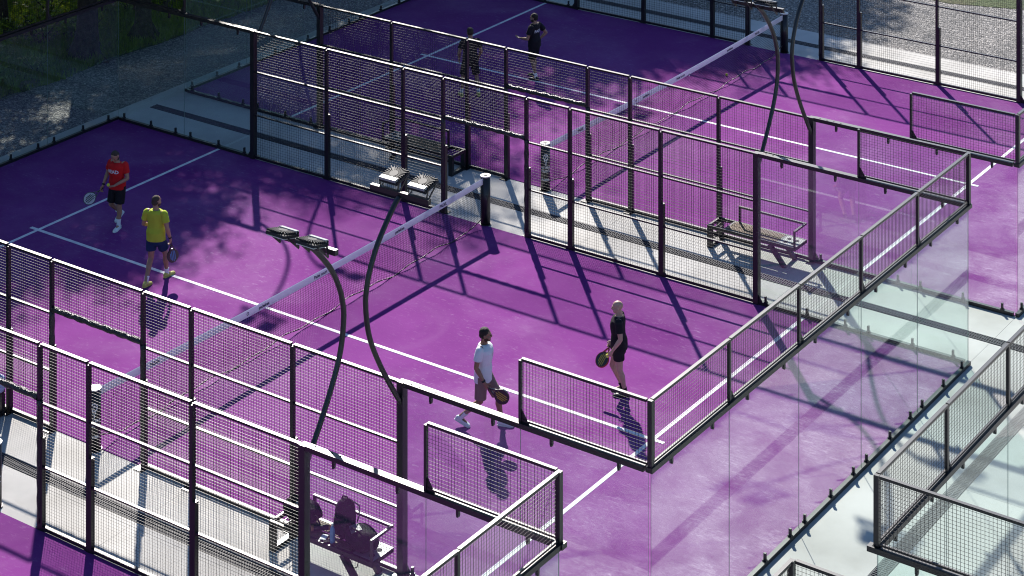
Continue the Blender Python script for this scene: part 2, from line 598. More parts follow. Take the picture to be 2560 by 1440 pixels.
def side_fence(label, xc, y, out, sides=(-1, 1), full=True, group='wire and glass side fences of the courts', xmax=99, over=0.0):
    """side fence along X at plan line y; out = +1/-1 is the side away from the court"""
    yw = K * (y + .02 * out)
    row = .06 if y >= 5 else .05      # the farther fences carry a slightly wider wire
    T = thing('side_fence', label, 'fence', (K * xc, yw, 0), 0, group)
    xp = [-6, -4, -2, -1, 1, 2, 4, 6]
    if full:
        for x in xp:
            if abs(x) == 6:
                p = part('post', (K * x, 0, 1.515), (.115, .125, 3.03), T)
                link('gusset', gusset_me, p, (.058 * (1 if x > 0 else -1), -out * .03, -1.515), (0, 0, 0 if x > 0 else PI))
            else:
                p = part('post', (K * x, 0, 1.49), (.062, .07, 2.98), T)
                sl = part('post_sleeve', (.05, out * .01, -.74), (.062, .085, 1.5), p)
            link('foot_plate', boxmesh((.2, .16, .012)), p, (0, out * .06, -1.49))
        bays = [(-6, -4), (-4, -2), (-2, -1), (1, 2), (2, 4), (4, 6)]
        for a, b in bays:
            L = K * (b - a)
            link('wire_mesh', wires(L, 2.93, 'x', row), T, (K * a, 0, .05))
            for z, h, w in ((3.0, .04, .062), (2.05, .028, .046), (1.03, .028, .046), (.045, .06, .055)):
                part('rail', (K * (a + b) / 2, 0, z), (L - .065, w, h), T)
        link('wire_mesh', wires(K * 2, .83, 'x', row), T, (-K, 0, 2.15))
        part('rail', (0, 0, 3.0), (K * 2 - .065, .055, .04), T)
        hb = MB(); pts = []
        for i in range(25):
            pts.append((K * (-1 + 2 * i / 24) * .97, 0, 2.13 + .006 * math.sin(i * 2.3)))
        hb.tube(pts, [.05 + .006 * math.sin(i * 1.7 + y) for i in range(25)], 10)
        hb.build('door_header', M['tape'], T)
        for x in (-1, 1):
            s = MB(); pts = [(K * x - .0 * x, 0, .12 + 1.98 * i / 20) for i in range(21)]
            s.tube(pts, [.052 + .005 * math.sin(i * 1.9 + x) for i in range(21)], 10)
            s.build('post_padding', M['tape'], T)
    for s in sides:
        x0, x1 = (6, 10) if s > 0 else (-10, -6)
        m = (x0 + x1) / 2
        ov = over if s > 0 else 0
        if over < 0 and s < 0:
            ov = over
        part('beam', (K * m + ov / 2, 0, 3.0), (K * 4 - .12 + abs(ov), .115, .075), T)
        link('bolt_holes', bolt_me, T, (K * x0 + .2 if s > 0 else K * x1 - .68, out * .02, 3.0378))
        part('base_channel', (K * m, 0, .03), (K * 4 - .12, .075, .07), T)
        xi = 8 * s
        part('mesh_post', (K * xi, 0, 3.50), (.045, .05, .93), T)
        link('gusset', gusset_me, T, (K * xi + .023 * s, 0, 3.037), (0, 0, 0 if s > 0 else PI))
        xa, xb = sorted((8 * s, 10 * s))
        link('wire_mesh', wires(K * 2, .92, 'x'), T, (K * xa, 0, 3.06))
        part('rail', (K * (xa + xb) / 2, 0, 3.985), (K * 2 - .06, .055, .04), T)
        part('rail', (K * (xa + xb) / 2, 0, 3.075), (K * 2 - .06, .03, .03), T)
        for a in (x0, x0 + 2):
            pn = link('glass_pane', pane_mesh(K * 2 - .004, 2.90, 'x'), T, (K * (a + 1), 0, 1.512))
            for o_ in (.18, 1.0, 1.74):
                link('glass_clamp', clamp_me, T, (K * (a + o_), 0, .06))
            for o_ in (.5, 1.55):
                link('glass_hanger', hang_me, T, (K * (a + o_), 0, 2.962))
    return T

def end_wall(label, x, yc, out, y0=-5, y1=5, group='glass end walls of the courts'):
    T = thing('end_wall', label, 'wall', (K * (x + .02 * out), K * yc, 0), 0, group)
    n = int(round((y1 - y0) / 2))
    L = K * (y1 - y0)
    ym = K * (y0 + y1) / 2
    part('beam', (0, ym, 3.0), (.115, L + .11, .075), T)
    part('base_channel', (0, ym, .03), (.075, L + .08, .07), T)
    for i in range(n + 1):
        y = y0 + 2 * i
        big = i in (0, n)
        part('mesh_post', (0, K * y, 3.515), (.075 if big else .05, .08 if big else .055, .96), T)
        if not big:
            link('gusset', gusset_me, T, (0, K * y + .027, 3.04), (0, 0, PI / 2))
    for i in range(n):
        y = y0 + 2 * i
        link('wire_mesh', wires(K * 2, .92, 'y'), T, (0, K * y, 3.06))
        part('rail', (0, K * (y + 1), 3.985), (.055, K * 2 - .05, .04), T)
        part('rail', (0, K * (y + 1), 3.075), (.03, K * 2 - .05, .03), T)
        link('glass_pane', pane_mesh(K * 2 - .004, 2.90, 'y'), T, (0, K * (y + 1), 1.512))
        for o_ in (.18, 1.0, 1.74):
            link('glass_clamp', clamp_me, T, (0, K * (y + o_), .06), (0, 0, PI / 2))
        for o_ in (.5, 1.55):
            link('glass_hanger', hang_me, T, (0, K * (y + o_), 2.962), (0, 0, PI / 2))
    return T

side_fence('wire and glass fence along the nearer long side of the middle court with four players', 0, -5, -1)
side_fence('wire and glass fence behind the bald player, farther long side of the middle court', 0, 5, 1)
side_fence('wire and glass fence in front of the two dark-clad players on the far court', 0, 7.15, -1)
side_fence('wire fence between the far court and the sunlit gravel at the top right', 0, 17.15, 1)
side_fence('wire and glass fence in the bottom left beside the bench with black bags', 0, -7.07, 1, over=.16)
side_fence('short glass and mesh side wall of the neighbouring court at the lower right edge', 23.2, -5, -1, sides=(-1,), full=False, over=-.2)
side_fence('glass and mesh side wall whose corner peeks in at the bottom edge', 23.2, -7.15, 1, sides=(-1,), full=False)
end_wall('large glass end wall across the right end of the middle court, dusty turf behind it', 10, 0, 1)
end_wall('shaded glass end wall at the far left in front of the trees, behind the red-shirted player', -10, 0, -1)
end_wall('glass end wall of the far court at the right edge beyond the pale walkway', 10, YC, 1)
end_wall('shaded glass end wall of the far court at the top left by the gravel', -10, YC, -1)
end_wall('glass end wall of the near court, mesh top cut by the bottom edge', 10, YD, 1)
end_wall('glass end wall with mesh top over the drain, lower right of the pale walkway', 13.2, 0, -1)
end_wall('glass end wall of the bottom right court, only its corner post showing at the bottom edge', 13.2, -12.15, -1)

# ------------------------------------------------------------------ floodlight masts
def make_mast():
    T = thing('floodlight_mast', '', 'floodlight', (0, 0, 0))
    ctrl = [(0, .0, 2.66), (0, .22, 2.97), (0, .55, 3.5), (0, .80, 4.02), (0, .89, 4.5), (0, .86, 4.82), (0, .75, 5.12), (0, .57, 5.42), (0, .26, 5.77), (0, .08, 5.92)]
    C = [Vector(c) for c in ctrl]; path = []
    for i in range(len(C) - 1):
        p0 = C[max(i - 1, 0)]; p1 = C[i]; p2 = C[i + 1]; p3 = C[min(i + 2, len(C) - 1)]
        for k in range(6):
            t = k / 6
            path.append(.5 * ((2 * p1) + (p2 - p0) * t + (2 * p0 - 5 * p1 + 4 * p2 - p3) * t * t + (3 * p1 - p0 - 3 * p2 + p3) * t ** 3))
    path.append(C[-1])
    m = MB(); m.tube(path, .042, 10); m.build('pole', M['black'], T)
    m = MB(); m.box((0, .05, 5.96), (1.16, .07, .08)); m.build('crossbar', M['black'], T)
    for sx in (-1, 1):
        cx = sx * .285
        m = MB()
        m.box((0, 0, 0), (.36, .34, .04))
        # cooling fins fan out from the hub
        for k in range(26):
            a = 2 * PI * k / 26
            if .95 < math.atan2(math.sin(a), math.cos(a)) < 2.2:
                continue
            d = Vector((math.cos(a), math.sin(a), 0))
            e = min(.18 / max(abs(d.x), 1e-3), .17 / max(abs(d.y), 1e-3))
            m.bar(d * .08 + Vector((0, 0, .04)), d * e + Vector((0, 0, .04)), .012, .032)
        m.disc((0, 0, 0), .075, .025, .06, 16)
        lm = m.build('lamp', M['lamp'], T, (cx, -.16, 6.105))
        lm.rotation_euler = (R(-14), 0, 0)
        q = MB(); q.box((0, .135, .045), (.32, .075, .045)); q.build('driver_box', M['lamp_plate'], lm)
        q = MB(); q.box((0, 0, -.03), (.33, .31, .012)); q.build('lens', M['lens'], lm)
        for t in (-1, 1):
            q = MB()
            q.bar((t * .185, .12, 0), (t * .18, .20, -.17), .035, .008, (1, 0, 0))
            q.bar((t * .185, -.08, -.02), (t * .181, .21, -.18), .03, .008, (1, 0, 0))
            q.build('bracket', M['black'], lm)
    return T
mast0 = make_mast()
masts = [(6, -5, -1, 'curved floodlight mast bulging left, twin lamps seen from above, nearest the white-shirted player'),
         (6, -7.07, 1, 'curved floodlight mast rising beside the loaded bench, twin flat lamps over the net'),
         (6, 5, 1, 'curved floodlight mast with lamp heads against the far net post at the top'),
         (6, 7.15, -1, 'curved floodlight mast cut by the top edge right of the far net post'),
         (-6, 5, 1, 'thin curved floodlight mast at the upper left behind the red-shirted player'),
         (-6, 7.15, -1, 'curved floodlight mast on the corner post of the far court at the top left'),
         (-6, -5, -1, 'floodlight mast beyond the left edge throwing its shadow over the net'),
         (6, 17.15, 1, 'floodlight mast beyond the top edge by the sunlit gravel'),
         (-6, 17.15, 1, 'floodlight mast beyond the top edge by the shaded gravel')]
for i, (x, y, o_, lab) in enumerate(masts):
    T = mast0 if i == 0 else copy_tree(mast0)
    T.location = (K * x, K * (y + .02 * o_), 0)
    T.rotation_euler = (0, 0, 0 if o_ > 0 else PI)
    tag(T, lab, 'floodlight', 'curved floodlight masts on the court posts')

# ------------------------------------------------------------------ nets
def net_post(xw, yw, facing, label, logo=True):
    T = thing('net_post', label, 'post', (xw, yw, 0), 0, 'round black net posts')
    r = .108
    m = MB(); m.disc((0, 0, 0), r, 0, 1.045, 28); m.build('body', M['black'], T)
    m = MB(); m.disc((0, 0, 0), r + .008, 1.045, 1.07, 28); c = m.build('cap', M['cap'], T)
    m = MB(); m.disc((0, 0, 0), .035, 1.07, 1.082, 12); m.build('cap_socket', M['black'], c)
    m = MB(); m.disc((0, 0, 0), r + .02, -.002, .012, 20); m.build('foot_plate', M['black'], T)
    if logo:
        m = MB()
        def wrap(vs, fs, z):
            pv = []
            for v in vs:
                a = facing + v.x / r
                pv.append(((r + .0025) * math.cos(a), (r + .0025) * math.sin(a), z + v.y))
            m.add(pv, fs)
        # racket emblem: ring, throat, handle, letter
        vs = []; fs = []
        n = 20
        for k in range(n):
            a = 2 * PI * k / n
            for rr in (1.0, .68):
                vs.append(Vector((.062 * rr * math.cos(a), .075 * rr * math.sin(a), 0)))
        for k in range(n):
            a = 2 * k; b = 2 * ((k + 1) % n)
            fs.append((a, b, b + 1, a + 1))
        o_ = len(vs)
        vs += [Vector(p) for p in ((-.045, -.05, 0), (-.02, -.06, 0), (-.006, -.13, 0), (-.014, -.13, 0), (.045, -.05, 0), (.02, -.06, 0), (.006, -.13, 0), (.014, -.13, 0),
                                   (-.012, -.12, 0), (.012, -.12, 0), (.012, -.185, 0), (-.012, -.185, 0))]
        fs += [(o_, o_ + 1, o_ + 2, o_ + 3), (o_ + 4, o_ + 7, o_ + 6, o_ + 5), (o_ + 8, o_ + 11, o_ + 10, o_ + 9)]
        wrap(vs, fs, .77)
        v, f = text_pts('P', .085, bold=.002); wrap(v, f, .77)
        for t, s, z in (('ALTIBA', .07, .535), ('PADEL', .082, .455), ('PADEL', .07, .255)):
            v, f = text_pts(t, s, bold=.002); wrap(v, f, z)
        m.build('logo', M['print_white'], T)
    return T
camdir = math.atan2(-31.36, 27.3)
def net(yc, label, seed, posts):
    L = K * 10.0
    T = thing('padel_net', label, 'net', (0, K * yc, 0), 0, 'nets across the courts')
    rng = random.Random(seed)
    n = 224
    def bx(t):   # billow
        return .05 * math.sin(t * 5.1 + seed) * math.sin(PI * t) + .02 * math.sin(t * 17 + seed)
    def top(t):
        return .97 - .08 * (1 - (2 * t - 1) ** 2)
    def bot(t):
        e = min(t, 1 - t)
        return .05 + .028 * math.sin(t * 31 + seed) + .02 * math.sin(t * 73 + 2 * seed) + .12 * max(0, 1 - e / .05)
    m = MB()
    for i in range(n + 1):
        t = i / n; y = -L / 2 + L * t
        pts = [(bx(t) * math.sin(PI * (1 - s)) * 1 + (1 - s) * bx(t) * .6, y, bot(t) + (top(t) - bot(t)) * s) for s in (0, .3, .65, 1)]
        m.tube(pts, .003, 3, caps=False)
    nh = 19
    for k in range(1, nh):
        s = k / nh; pts = []
        for i in range(57):
            t = i / 56; y = -L / 2 + L * t
            pts.append((bx(t) * math.sin(PI * (1 - s)) + (1 - s) * bx(t) * .6, y, bot(t) + (top(t) - bot(t)) * s))
        m.tube(pts, .003, 3, caps=False)
    m.build('net_cords', M['net'], T, kind='stuff')
    m = MB(); pts = []
    for i in range(120):
        t = i / 119; pts.append((bx(t) * .6, -L / 2 + L * t, bot(t)))
    m.tube(pts, [.011 + .003 * math.sin(i * 2.1) for i in range(120)], 7); m.build('bottom_cord', M['tape'], T)
    m = MB(); vs = []; fs = []
    for i in range(41):
        t = i / 40; y = -L / 2 + L * t; z = top(t)
        vs += [(-.011, y, z - .07), (-.012, y, z + .055), (0, y, z + .066), (.012, y, z + .055), (.011, y, z - .07), (0, y, z - .075)]
    for i in range(40):
        for k in range(6):
            a = i * 6 + k; b = i * 6 + (k + 1) % 6
            fs.append((a, a + 6, b + 6, b))
    m.add(vs, fs); tp = m.build('tape', M['tape_white'], T)
    # printed marks on the tape, readable from the +X side
    for t, w_ in ((.12, 'PADEL'), (.335, 'O'), (.375, 'padelnet'), (.52, 'Padel court'), (.74, 'padelnet'), (.87, 'PADEL')):
        m = MB(); y = -L / 2 + L * t
        v, f = text_pts(w_, .085, bold=.003)
        m.add([(.0155, y + q.x, top(t + q.x / L) - .006 + q.y) for q in v], f)
        m.build('tape_print', M['print_dark'], tp, kind='stuff')
    for s, lab, lg in posts:
        net_post(0, K * (yc + s * 5.06), camdir, lab, lg)
net(YB, 'long black net with white tape between the two pairs of bright players', 1,
    ((-1, 'black round net post with white racket emblem behind the lower left wire fence', True), (1, 'plain black net post at the upper end of the middle net', False)))
net(YC, 'black net with white tape on the far court beside the lone ball', 2.4,
    ((-1, 'black round net post with white racket emblem between the two walkway fences', True), (1, 'plain black net post at the top before the shaded gravel', False)))
net(YD, 'net of the near court, hidden left of the bottom left corner', 3.9, ((1, 'black net post cut by the left edge near the bottom left', True),))

# ------------------------------------------------------------------ benches
def make_bench():
    """2.1 m bench, origin at the base centre, front towards -Y, bottle rack at +X"""
    T = thing('bench', '', 'bench', (0, 0, 0))
    hl = 1.06; d = .24
    m = MB()
    for y in (-d, d):
        m.box((0, y, .44), (2 * hl, .05, .07))
    for x in (-hl + .025, -.64, .60, hl - .025):
        m.box((x, 0, .4405), (.045, 2 * d - .052, .068))
    m.build('seat_frame', M['black'], T)
    for y in (-.115, .115):
        m = MB()
        m.box((-.02, y, .468), (1.19, .20, .014))
        for i in range(24):     # raised diamond lattice of the mesh seat
            x = -.60 + 1.16 * i / 23
            m.bar((x - .02, y - .09, .4765), (x + .03, y + .09, .4765), .008, .006)
        m.build('seat_board', M['bench_wood'], T)
    m = MB(); m.box((.835, 0, .468), (.41, 2 * d - .055, .014)); pl = m.build('bottle_rack', M['bench_grey'], T)
    m = MB()
    for x in (.74, .92):
        for y in (-.1, .08):
            m.disc((x, y, 0), .048, .4755, .4785, 16)
    m.build('cup_hole', M['trough'], pl)
    for y in (-d + .005, d - .005):
        m = MB()
        m.bar((.44, y, .41), (.80, y, .0), .075, .09, (0, 1, 0)); m.build('leg', M['black'], T)
        m = MB()
        m.box((-hl + .06, y, .2), (.11, .08, .40)); m.build('leg', M['black'], T)
    m = MB(); m.box((-hl + .06, 0, .035), (.1, 2 * d - .08, .07)); m.build('leg_foot', M['black'], T)
    m = MB()
    for x in (-.78, -.88):
        m.bar((x, -d + .02, .45), (x - .04, d - .02, .45), .012, .012)
    m.build('bag_bars', M['black'], T)
    m = MB(); z = .80; s = .038
    m.box((-.55, d + .01, (.475 + z) / 2), (s, s, z - .475))
    m.box((.24, d + .01, z), (1.62, s, s))
    m.box((1.03, -.02, z), (s, 2 * d + .01 - .04, s))
    m.box((1.03, -d - .0, (.475 + z) / 2), (s, s, z - .475 + s))
    m.build('back_rail', M['black'], T)
    return T
bench0 = make_bench()
for i, (x, y, mir, lab) in enumerate(((5.0, 6.82, 1, 'empty brown and black bench on the pale walkway right of the middle'),
                                      (-2.9, 6.82, -1, 'empty brown bench in the shade behind the upper wire fences, left of the net post'),
                                      (5.0, -5.36, 1, 'bench loaded with black bags and bottles at the bottom'),
                                      (-2.9, -5.36, -1, 'bench end cut by the left edge of the picture, with a pale bag'))):
    T = bench0 if i == 0 else copy_tree(bench0)
    T.location = (K * x, K * y, -.012)
    T.scale = (mir, 1, 1)
    tag(T, lab, 'bench', 'court-side benches on the walkways')
BX, BY = K * 5.0, K * -5.36
SZ = .468
# things on the loaded bench
def lump(name, label, cat, c, r, mat, seed, sq=2.6, rz=0, parts=None):
    """soft bag: superellipsoid with dents"""
    m = MB(); vs = []; fs = []; n = 28; k = 18
    def se(v, e):
        return math.copysign(abs(v) ** e, v)
    e = 2 / sq
    for i in range(k + 1):
        a = PI * i / k - PI / 2
        for j in range(n):
            b = 2 * PI * j / n
            p = Vector((se(math.cos(a), e) * se(math.cos(b), e), se(math.cos(a), e) * se(math.sin(b), e), se(math.sin(a), e)))
            q = Vector((p.x * r[0], p.y * r[1], p.z * r[2]))
            q *= 1 + .13 * mnoise.noise(p * 1.9 + Vector((seed, 0, 0))) + .07 * mnoise.noise(p * 5 + Vector((0, seed, 0)))
            q.z = max(q.z, -r[2])
            vs.append(q)
    for i in range(k):
        for j in range(n):
            a = i * n + j; b = i * n + (j + 1) % n
            fs.append((a, b, b + n, a + n))
    m.add(vs, fs, True)
    T = m.build(name, mat, None, c)
    T.rotation_euler = (0, 0, rz)
    tag(T, label, cat)
    return T
M['bag'] = pmat('black_bag_nylon', (.005, .0045, .007), .8, .15, bump=.8, bscale=25)
M['bag_grey'] = pmat('grey_bag_trim', (.10, .10, .11), .5)
bp = lump('backpack', 'tall black backpack standing upright on the loaded bench', 'backpack', (BX + .27, BY + .03, SZ + .31), (.17, .14, .31), M['bag'], 3, 2.5, .15)
m = MB(); m.tube([(.1, .1, .24), (.16, .16, .16), (.17, .15, .02), (.15, .12, -.08)], .012, 5); m.build('strap', M['bag_grey'], bp)
m = MB(); m.tube([(-.06, 0, .30), (-.04, 0, .345), (.04, 0, .345), (.06, 0, .30)], .011, 5); m.build('handle', M['bag'], bp)
m = MB(); m.box((0, -.14, -.06), (.22, .05, .26)); m.build('front_pocket', M['bag'], bp)
db = lump('duffel_bag', 'slumped black sports bag with grey flap under the end rail of the loaded bench', 'bag', (BX + .66, BY - .02, SZ + .15), (.29, .21, .16), M['bag'], 9, 2.4, -.2)
m = MB(); m.tube([(-.15, -.12, .1), (-.05, -.16, .2), (.1, -.15, .19), (.18, -.1, .1)], .014, 5); m.build('handle', M['bag'], db)
m = MB(); m.add([(-.2, -.1, .135), (-.02, -.2, .13), (.06, -.05, .165), (-.12, .02, .165), (-.2, -.1, .145), (-.02, -.2, .14), (.06, -.05, .175), (-.12, .02, .175)],
                [(0, 1, 2, 3), (7, 6, 5, 4), (0, 4, 5, 1), (1, 5, 6, 2), (2, 6, 7, 3), (3, 7, 4, 0)]); m.build('flap', M['bag_grey'], db)
m = MB(); m.tube([(.0, -.2, -.1), (.02, -.24, -.26), (.08, -.25, -.34), (.16, -.23, -.30), (.18, -.2, -.15)], .008, 5); m.build('strap', M['bag'], db)
sb = lump('sports_bag', 'black sports bag behind the post at the left end of the loaded bench', 'bag', (BX - .62, BY + .03, SZ + .17), (.33, .20, .17), M['bag'], 5, 2.3, .1)
m = MB(); m.tube([(.25, -.1, .05), (.36, -.12, .04), (.42, -.1, -.08)], .014, 5); m.build('strap', M['bag'], sb)
m = MB(); m.box((.05, -.1, .165), (.16, .09, .012)); m.build('label_patch', M['bag_grey'], sb)
M['bottle_blue'] = pmat('blue_bottle', (.10, .27, .50), .15, .6)
M['amber'] = pmat('amber_cap', (.42, .15, .05), .4)
def lathe(mb, prof, n=18):
    vs = []; fs = []
    for r_, z in prof:
        for k in range(n):
            a = 2 * PI * k / n
            vs.append((r_ * math.cos(a), r_ * math.sin(a), z))
    for i in range(len(prof) - 1):
        for k in range(n):
            a = i * n + k; b = i * n + (k + 1) % n
            fs.append((a, b, b + n, a + n))
    fs.append(tuple(range(n))[::-1]); fs.append(tuple((len(prof) - 1) * n + k for k in range(n)))
    mb.add(vs, fs, True)
    return mb
bt = thing('water_bottle', 'blue plastic water bottle standing at the front of the loaded bench', 'bottle', (BX + .20, BY - .19, SZ + .009))
lathe(MB(), [(.028, 0), (.036, .008), (.037, .06), (.034, .075), (.037, .09), (.037, .16), (.033, .185), (.02, .215), (.013, .225), (.013, .235)]).build('body', M['bottle_blue'], bt)
lathe(MB(), [(.015, .232), (.0155, .255), (.013, .258)]).build('cap', M['print_white'], bt)
bt.scale = (1.15, 1.15, 1.15)
tb = thing('ball_can', 'dark ball can with amber ends lying on the loaded bench', 'can', (BX - .17, BY - .03, SZ + .05), .75)
tb.rotation_euler = (0, R(90), R(40))
lathe(MB(), [(.038, -.12), (.04, -.118), (.04, .118), (.038, .12)]).build('body', M['lamp'], tb)
lathe(MB(), [(.041, -.16), (.042, -.155), (.042, -.118)]).build('cap', M['amber'], tb)
lathe(MB(), [(.042, .118), (.042, .15), (.040, .155)]).build('cap', M['amber'], tb)
cd = MB(); cd.box((0, 0, .006), (.10, .14, .012)); cd = cd.build('notepad', M['print_white'], None, (BX + .0, BY - .16, SZ + .0105)); cd.rotation_euler = (0, 0, .3)
tag(cd, 'small white notepad lying flat between the ball can and the blue bottle', 'notepad')
ph = MB(); ph.box((0, 0, .005), (.07, .15, .01)); ph = ph.build('phone', M['bag'], None, (BX + .12, BY - .2, SZ + .0105)); ph.rotation_euler = (0, 0, -.6)
tag(ph, 'dark phone lying beside the white notepad on the loaded bench', 'phone')
M['pale_bag'] = pmat('pale_bag', (.30, .36, .62), .7, bump=.6, bscale=25)
lump('pale_bag', 'pale blue bag on the bench cut by the left edge', 'bag', (K * -1.98, K * -5.28, SZ + .15), (.15, .15, .16), M['pale_bag'], 11)

# ------------------------------------------------------------------ trees, grass, shrubs
def make_tree(seed, H, crown_r, crown_z, nleaf, leaf=.125):
    rng = random.Random(seed)
    T = thing('broadleaf_tree', '', 'tree', (0, 0, 0))
    m = MB()
    m.tube([(0, 0, -.2), (.0, 0, .12), (.03, .02, .7), (.08, -.03, 2.2), (.0, .05, crown_z)], [.52, .36, .27, .22, .17], 12)
    for k in range(6):       # root flare
        a = k * 2 * PI / 6 + rng.uniform(-.3, .3)
        d = Vector((math.cos(a), math.sin(a), 0))
        m.tube([Vector((0, 0, .55)) + d * .15, d * .42 + Vector((0, 0, .12)), d * .85 + Vector((0, 0, -.12))], [.13, .10, .04], 7)
    tips = []
    for k in range(11):
        a = k * 2.4 + rng.uniform(-.3, .3)
        z0 = crown_z - 1.2 + rng.uniform(0, 2.4)
        rr = crown_r * rng.uniform(.45, .85); zz = crown_z + (H - crown_z) * rng.uniform(.1, .85)
        p0 = Vector((0, .03, z0)); p2 = Vector((math.cos(a) * rr, math.sin(a) * rr, zz))
        p1 = (p0 + p2) / 2 + Vector((rng.uniform(-.3, .3), rng.uniform(-.3, .3), -.25))
        m.tube([p0, p1, p2], [.11, .07, .025], 6)
        tips += [p2, p1 + Vector((0, 0, .4))]
    m.build('trunk', M['bark'], T)
    m = MB(); vs = []; fs = []
    clumps = []
    for k in range(46):
        while True:
            q = Vector((rng.uniform(-1, 1), rng.uniform(-1, 1), rng.uniform(-1, 1)))
            if .25 < q.length < 1: break
        c = Vector((q.x * crown_r * .86, q.y * crown_r * .86, crown_z + (H - crown_z) * (.5 + .45 * q.z)))
        clumps.append((c, rng.uniform(.55, 1.15)))
    for t in tips:
        clumps.append((t, rng.uniform(.6, 1.0)))
    per = nleaf // len(clumps)
    for c, r_ in clumps:
        for i in range(per):
            q = Vector((rng.gauss(0, 1), rng.gauss(0, 1), rng.gauss(0, .7))) * r_ * .62
            p = c + q
            n_ = Vector((rng.gauss(0, 1), rng.gauss(0, 1), rng.gauss(.6, 1))).normalized()
            u = n_.orthogonal().normalized(); w = n_.cross(u)
            ang = rng.uniform(0, 6.28); u, w = u * math.cos(ang) + w * math.sin(ang), w * math.cos(ang) - u * math.sin(ang)
            s = leaf * rng.uniform(.7, 1.4)
            b = len(vs)
            vs += [p - u * s, p + w * s * .45, p + u * s, p - w * s * .45]
            fs.append((b, b + 1, b + 2, b + 3))
    m.add(vs, fs); m.build('crown', M['leaf'], T)
    return T
treeA = make_tree(1, 10.0, 3.6, 4.3, 15000)
treeB = make_tree(2, 11.5, 4.0, 4.6, 17500)
tree_spots = [  # plan x, y, proto, scale, turn
    (-13.75, 7.55, 0, .92, 0.3, 'stout trunk with flared roots, left of the two by the gravel path'),
    (-13.6, 9.3, 1, .72, 1.9, 'dark leaning trunk, right of the two by the gravel path'),
    (-14.6, 3.4, 1, .85, 2.8, None), (-15.4, -.6, 0, .95, 4.0, None), (-14.4, -5.0, 1, .80, .9, None), (-14.8, -9.4, 0, .9, 2.2, None),
    (-15.2, 14.2, 0, .86, 5.0, None), (-13.3, 16.8, 1, .97, 3.5, None), (-12.6, 22.6, 0, 1.0, 1.1, None),
    (-18.3, 1.2, 1, 1.0, 2.5, None), (-19.0, 6.0, 0, .8, .2, None), (-17.9, 13.6, 1, .66, 4.4, None), (-18.4, 16.4, 0, 1.05, 3.0, None), (-17.2, 21.0, 1, 1.0, .4, None),
    (-13.5, 26.6, 1, 1.0, .8, None), (-10.4, 26.2, 0, .95, 2.0, None), (-12.0, 30.5, 1, 1.0, 5.2, None), (-22.4, -1.0, 0, 1.0, .4, None), (-23.6, 15.4, 0, .74, 4.6, None), (-19.4, 10.2, 0, .70, 1.7, None), (-17.4, 8.2, 1, .40, 3.7, None), (-7.4, 25.0, 0, .80, 1.4, None), (-13.9, -12.5, 1, .9, .2, None)]
for i, (x, y, pr, sc, rz, lab) in enumerate(tree_spots):
    src = (treeA, treeB)[pr]
    T = src if i < 2 else copy_tree(src)
    T.location = (K * x, K * y, -.05); sc *= 1.18; T.scale = (sc, sc, sc); T.rotation_euler = (0, 0, rz)
    tag(T, lab or 'broad leafy tree in the shady wood along the left side, crown above the picture', 'tree', 'shade trees beyond the gravel')

rng = random.Random(5)
m = MB(); vs = []; fs = []
def ground_z(x, y):
    return -.055 + .10 * (mnoise.noise((x * .3, y * .3, 0)) + .35) + .015 * (-13.1 - x)
cnt = 0
for i in range(110000):
    x = rng.uniform(-21, -12.95); y = rng.uniform(-1, 15.5)
    if x > -13.05 + .35 * mnoise.noise((y * .35, 3.1, 0)) + .2 * mnoise.noise((y * 2, 1, 0)): continue
    dens = mnoise.noise((x * .45, y * .45, 3)) + .5 * mnoise.noise((x * 1.3, y * 1.3, 7))
    if dens < -.30 and rng.random() < .9: continue
    z = ground_z(x, y) - .02
    hgt = rng.uniform(.06, .22) * (1 + .9 * max(0, dens)); a = rng.uniform(0, 6.28); ln = rng.uniform(.1, .8) * hgt
    dx, dy = math.cos(a), math.sin(a); w = rng.uniform(.014, .034)
    p = W(x, y, z); b = len(vs)
    vs += [p + Vector((-dy * w, dx * w, 0)), p + Vector((dy * w, -dx * w, 0)), p + Vector((dx * ln, dy * ln, hgt))]
    fs.append((b, b + 1, b + 2))
m.add(vs, fs)
go = m.build('grass', M['grass'], None, kind='stuff')
tag(go, 'patchy green grass under the trees along the gravel', 'grass')

def make_shrub(seed, r_, h):
    rng = random.Random(seed)
    T = thing('undergrowth_shrub', '', 'shrub')
    m = MB()
    for k in range(7):
        a = k * .9; m.tube([(0, 0, -.05), (math.cos(a) * r_ * .4, math.sin(a) * r_ * .4, h * .5), (math.cos(a) * r_ * .7, math.sin(a) * r_ * .7, h * .85)], [.02, .014, .006], 5)
    m.build('stem', M['bark'], T)
    m = MB(); vs = []; fs = []
    for i in range(420):
        q = Vector((rng.gauss(0, .42), rng.gauss(0, .42), abs(rng.gauss(.5, .28))))
        p = Vector((q.x * r_, q.y * r_, q.z * h))
        n_ = Vector((rng.gauss(0, 1), rng.gauss(0, 1), rng.gauss(1, 1))).normalized()
        u = n_.orthogonal().normalized(); w = n_.cross(u); s = rng.uniform(.05, .10)
        b = len(vs); vs += [p - u * s, p + w * s * .5, p + u * s, p - w * s * .5]; fs.append((b, b + 1, b + 2, b + 3))
    m.add(vs, fs); m.build('foliage', M['leaf2'], T)
    return T
shr = make_shrub(1, .9, .9)
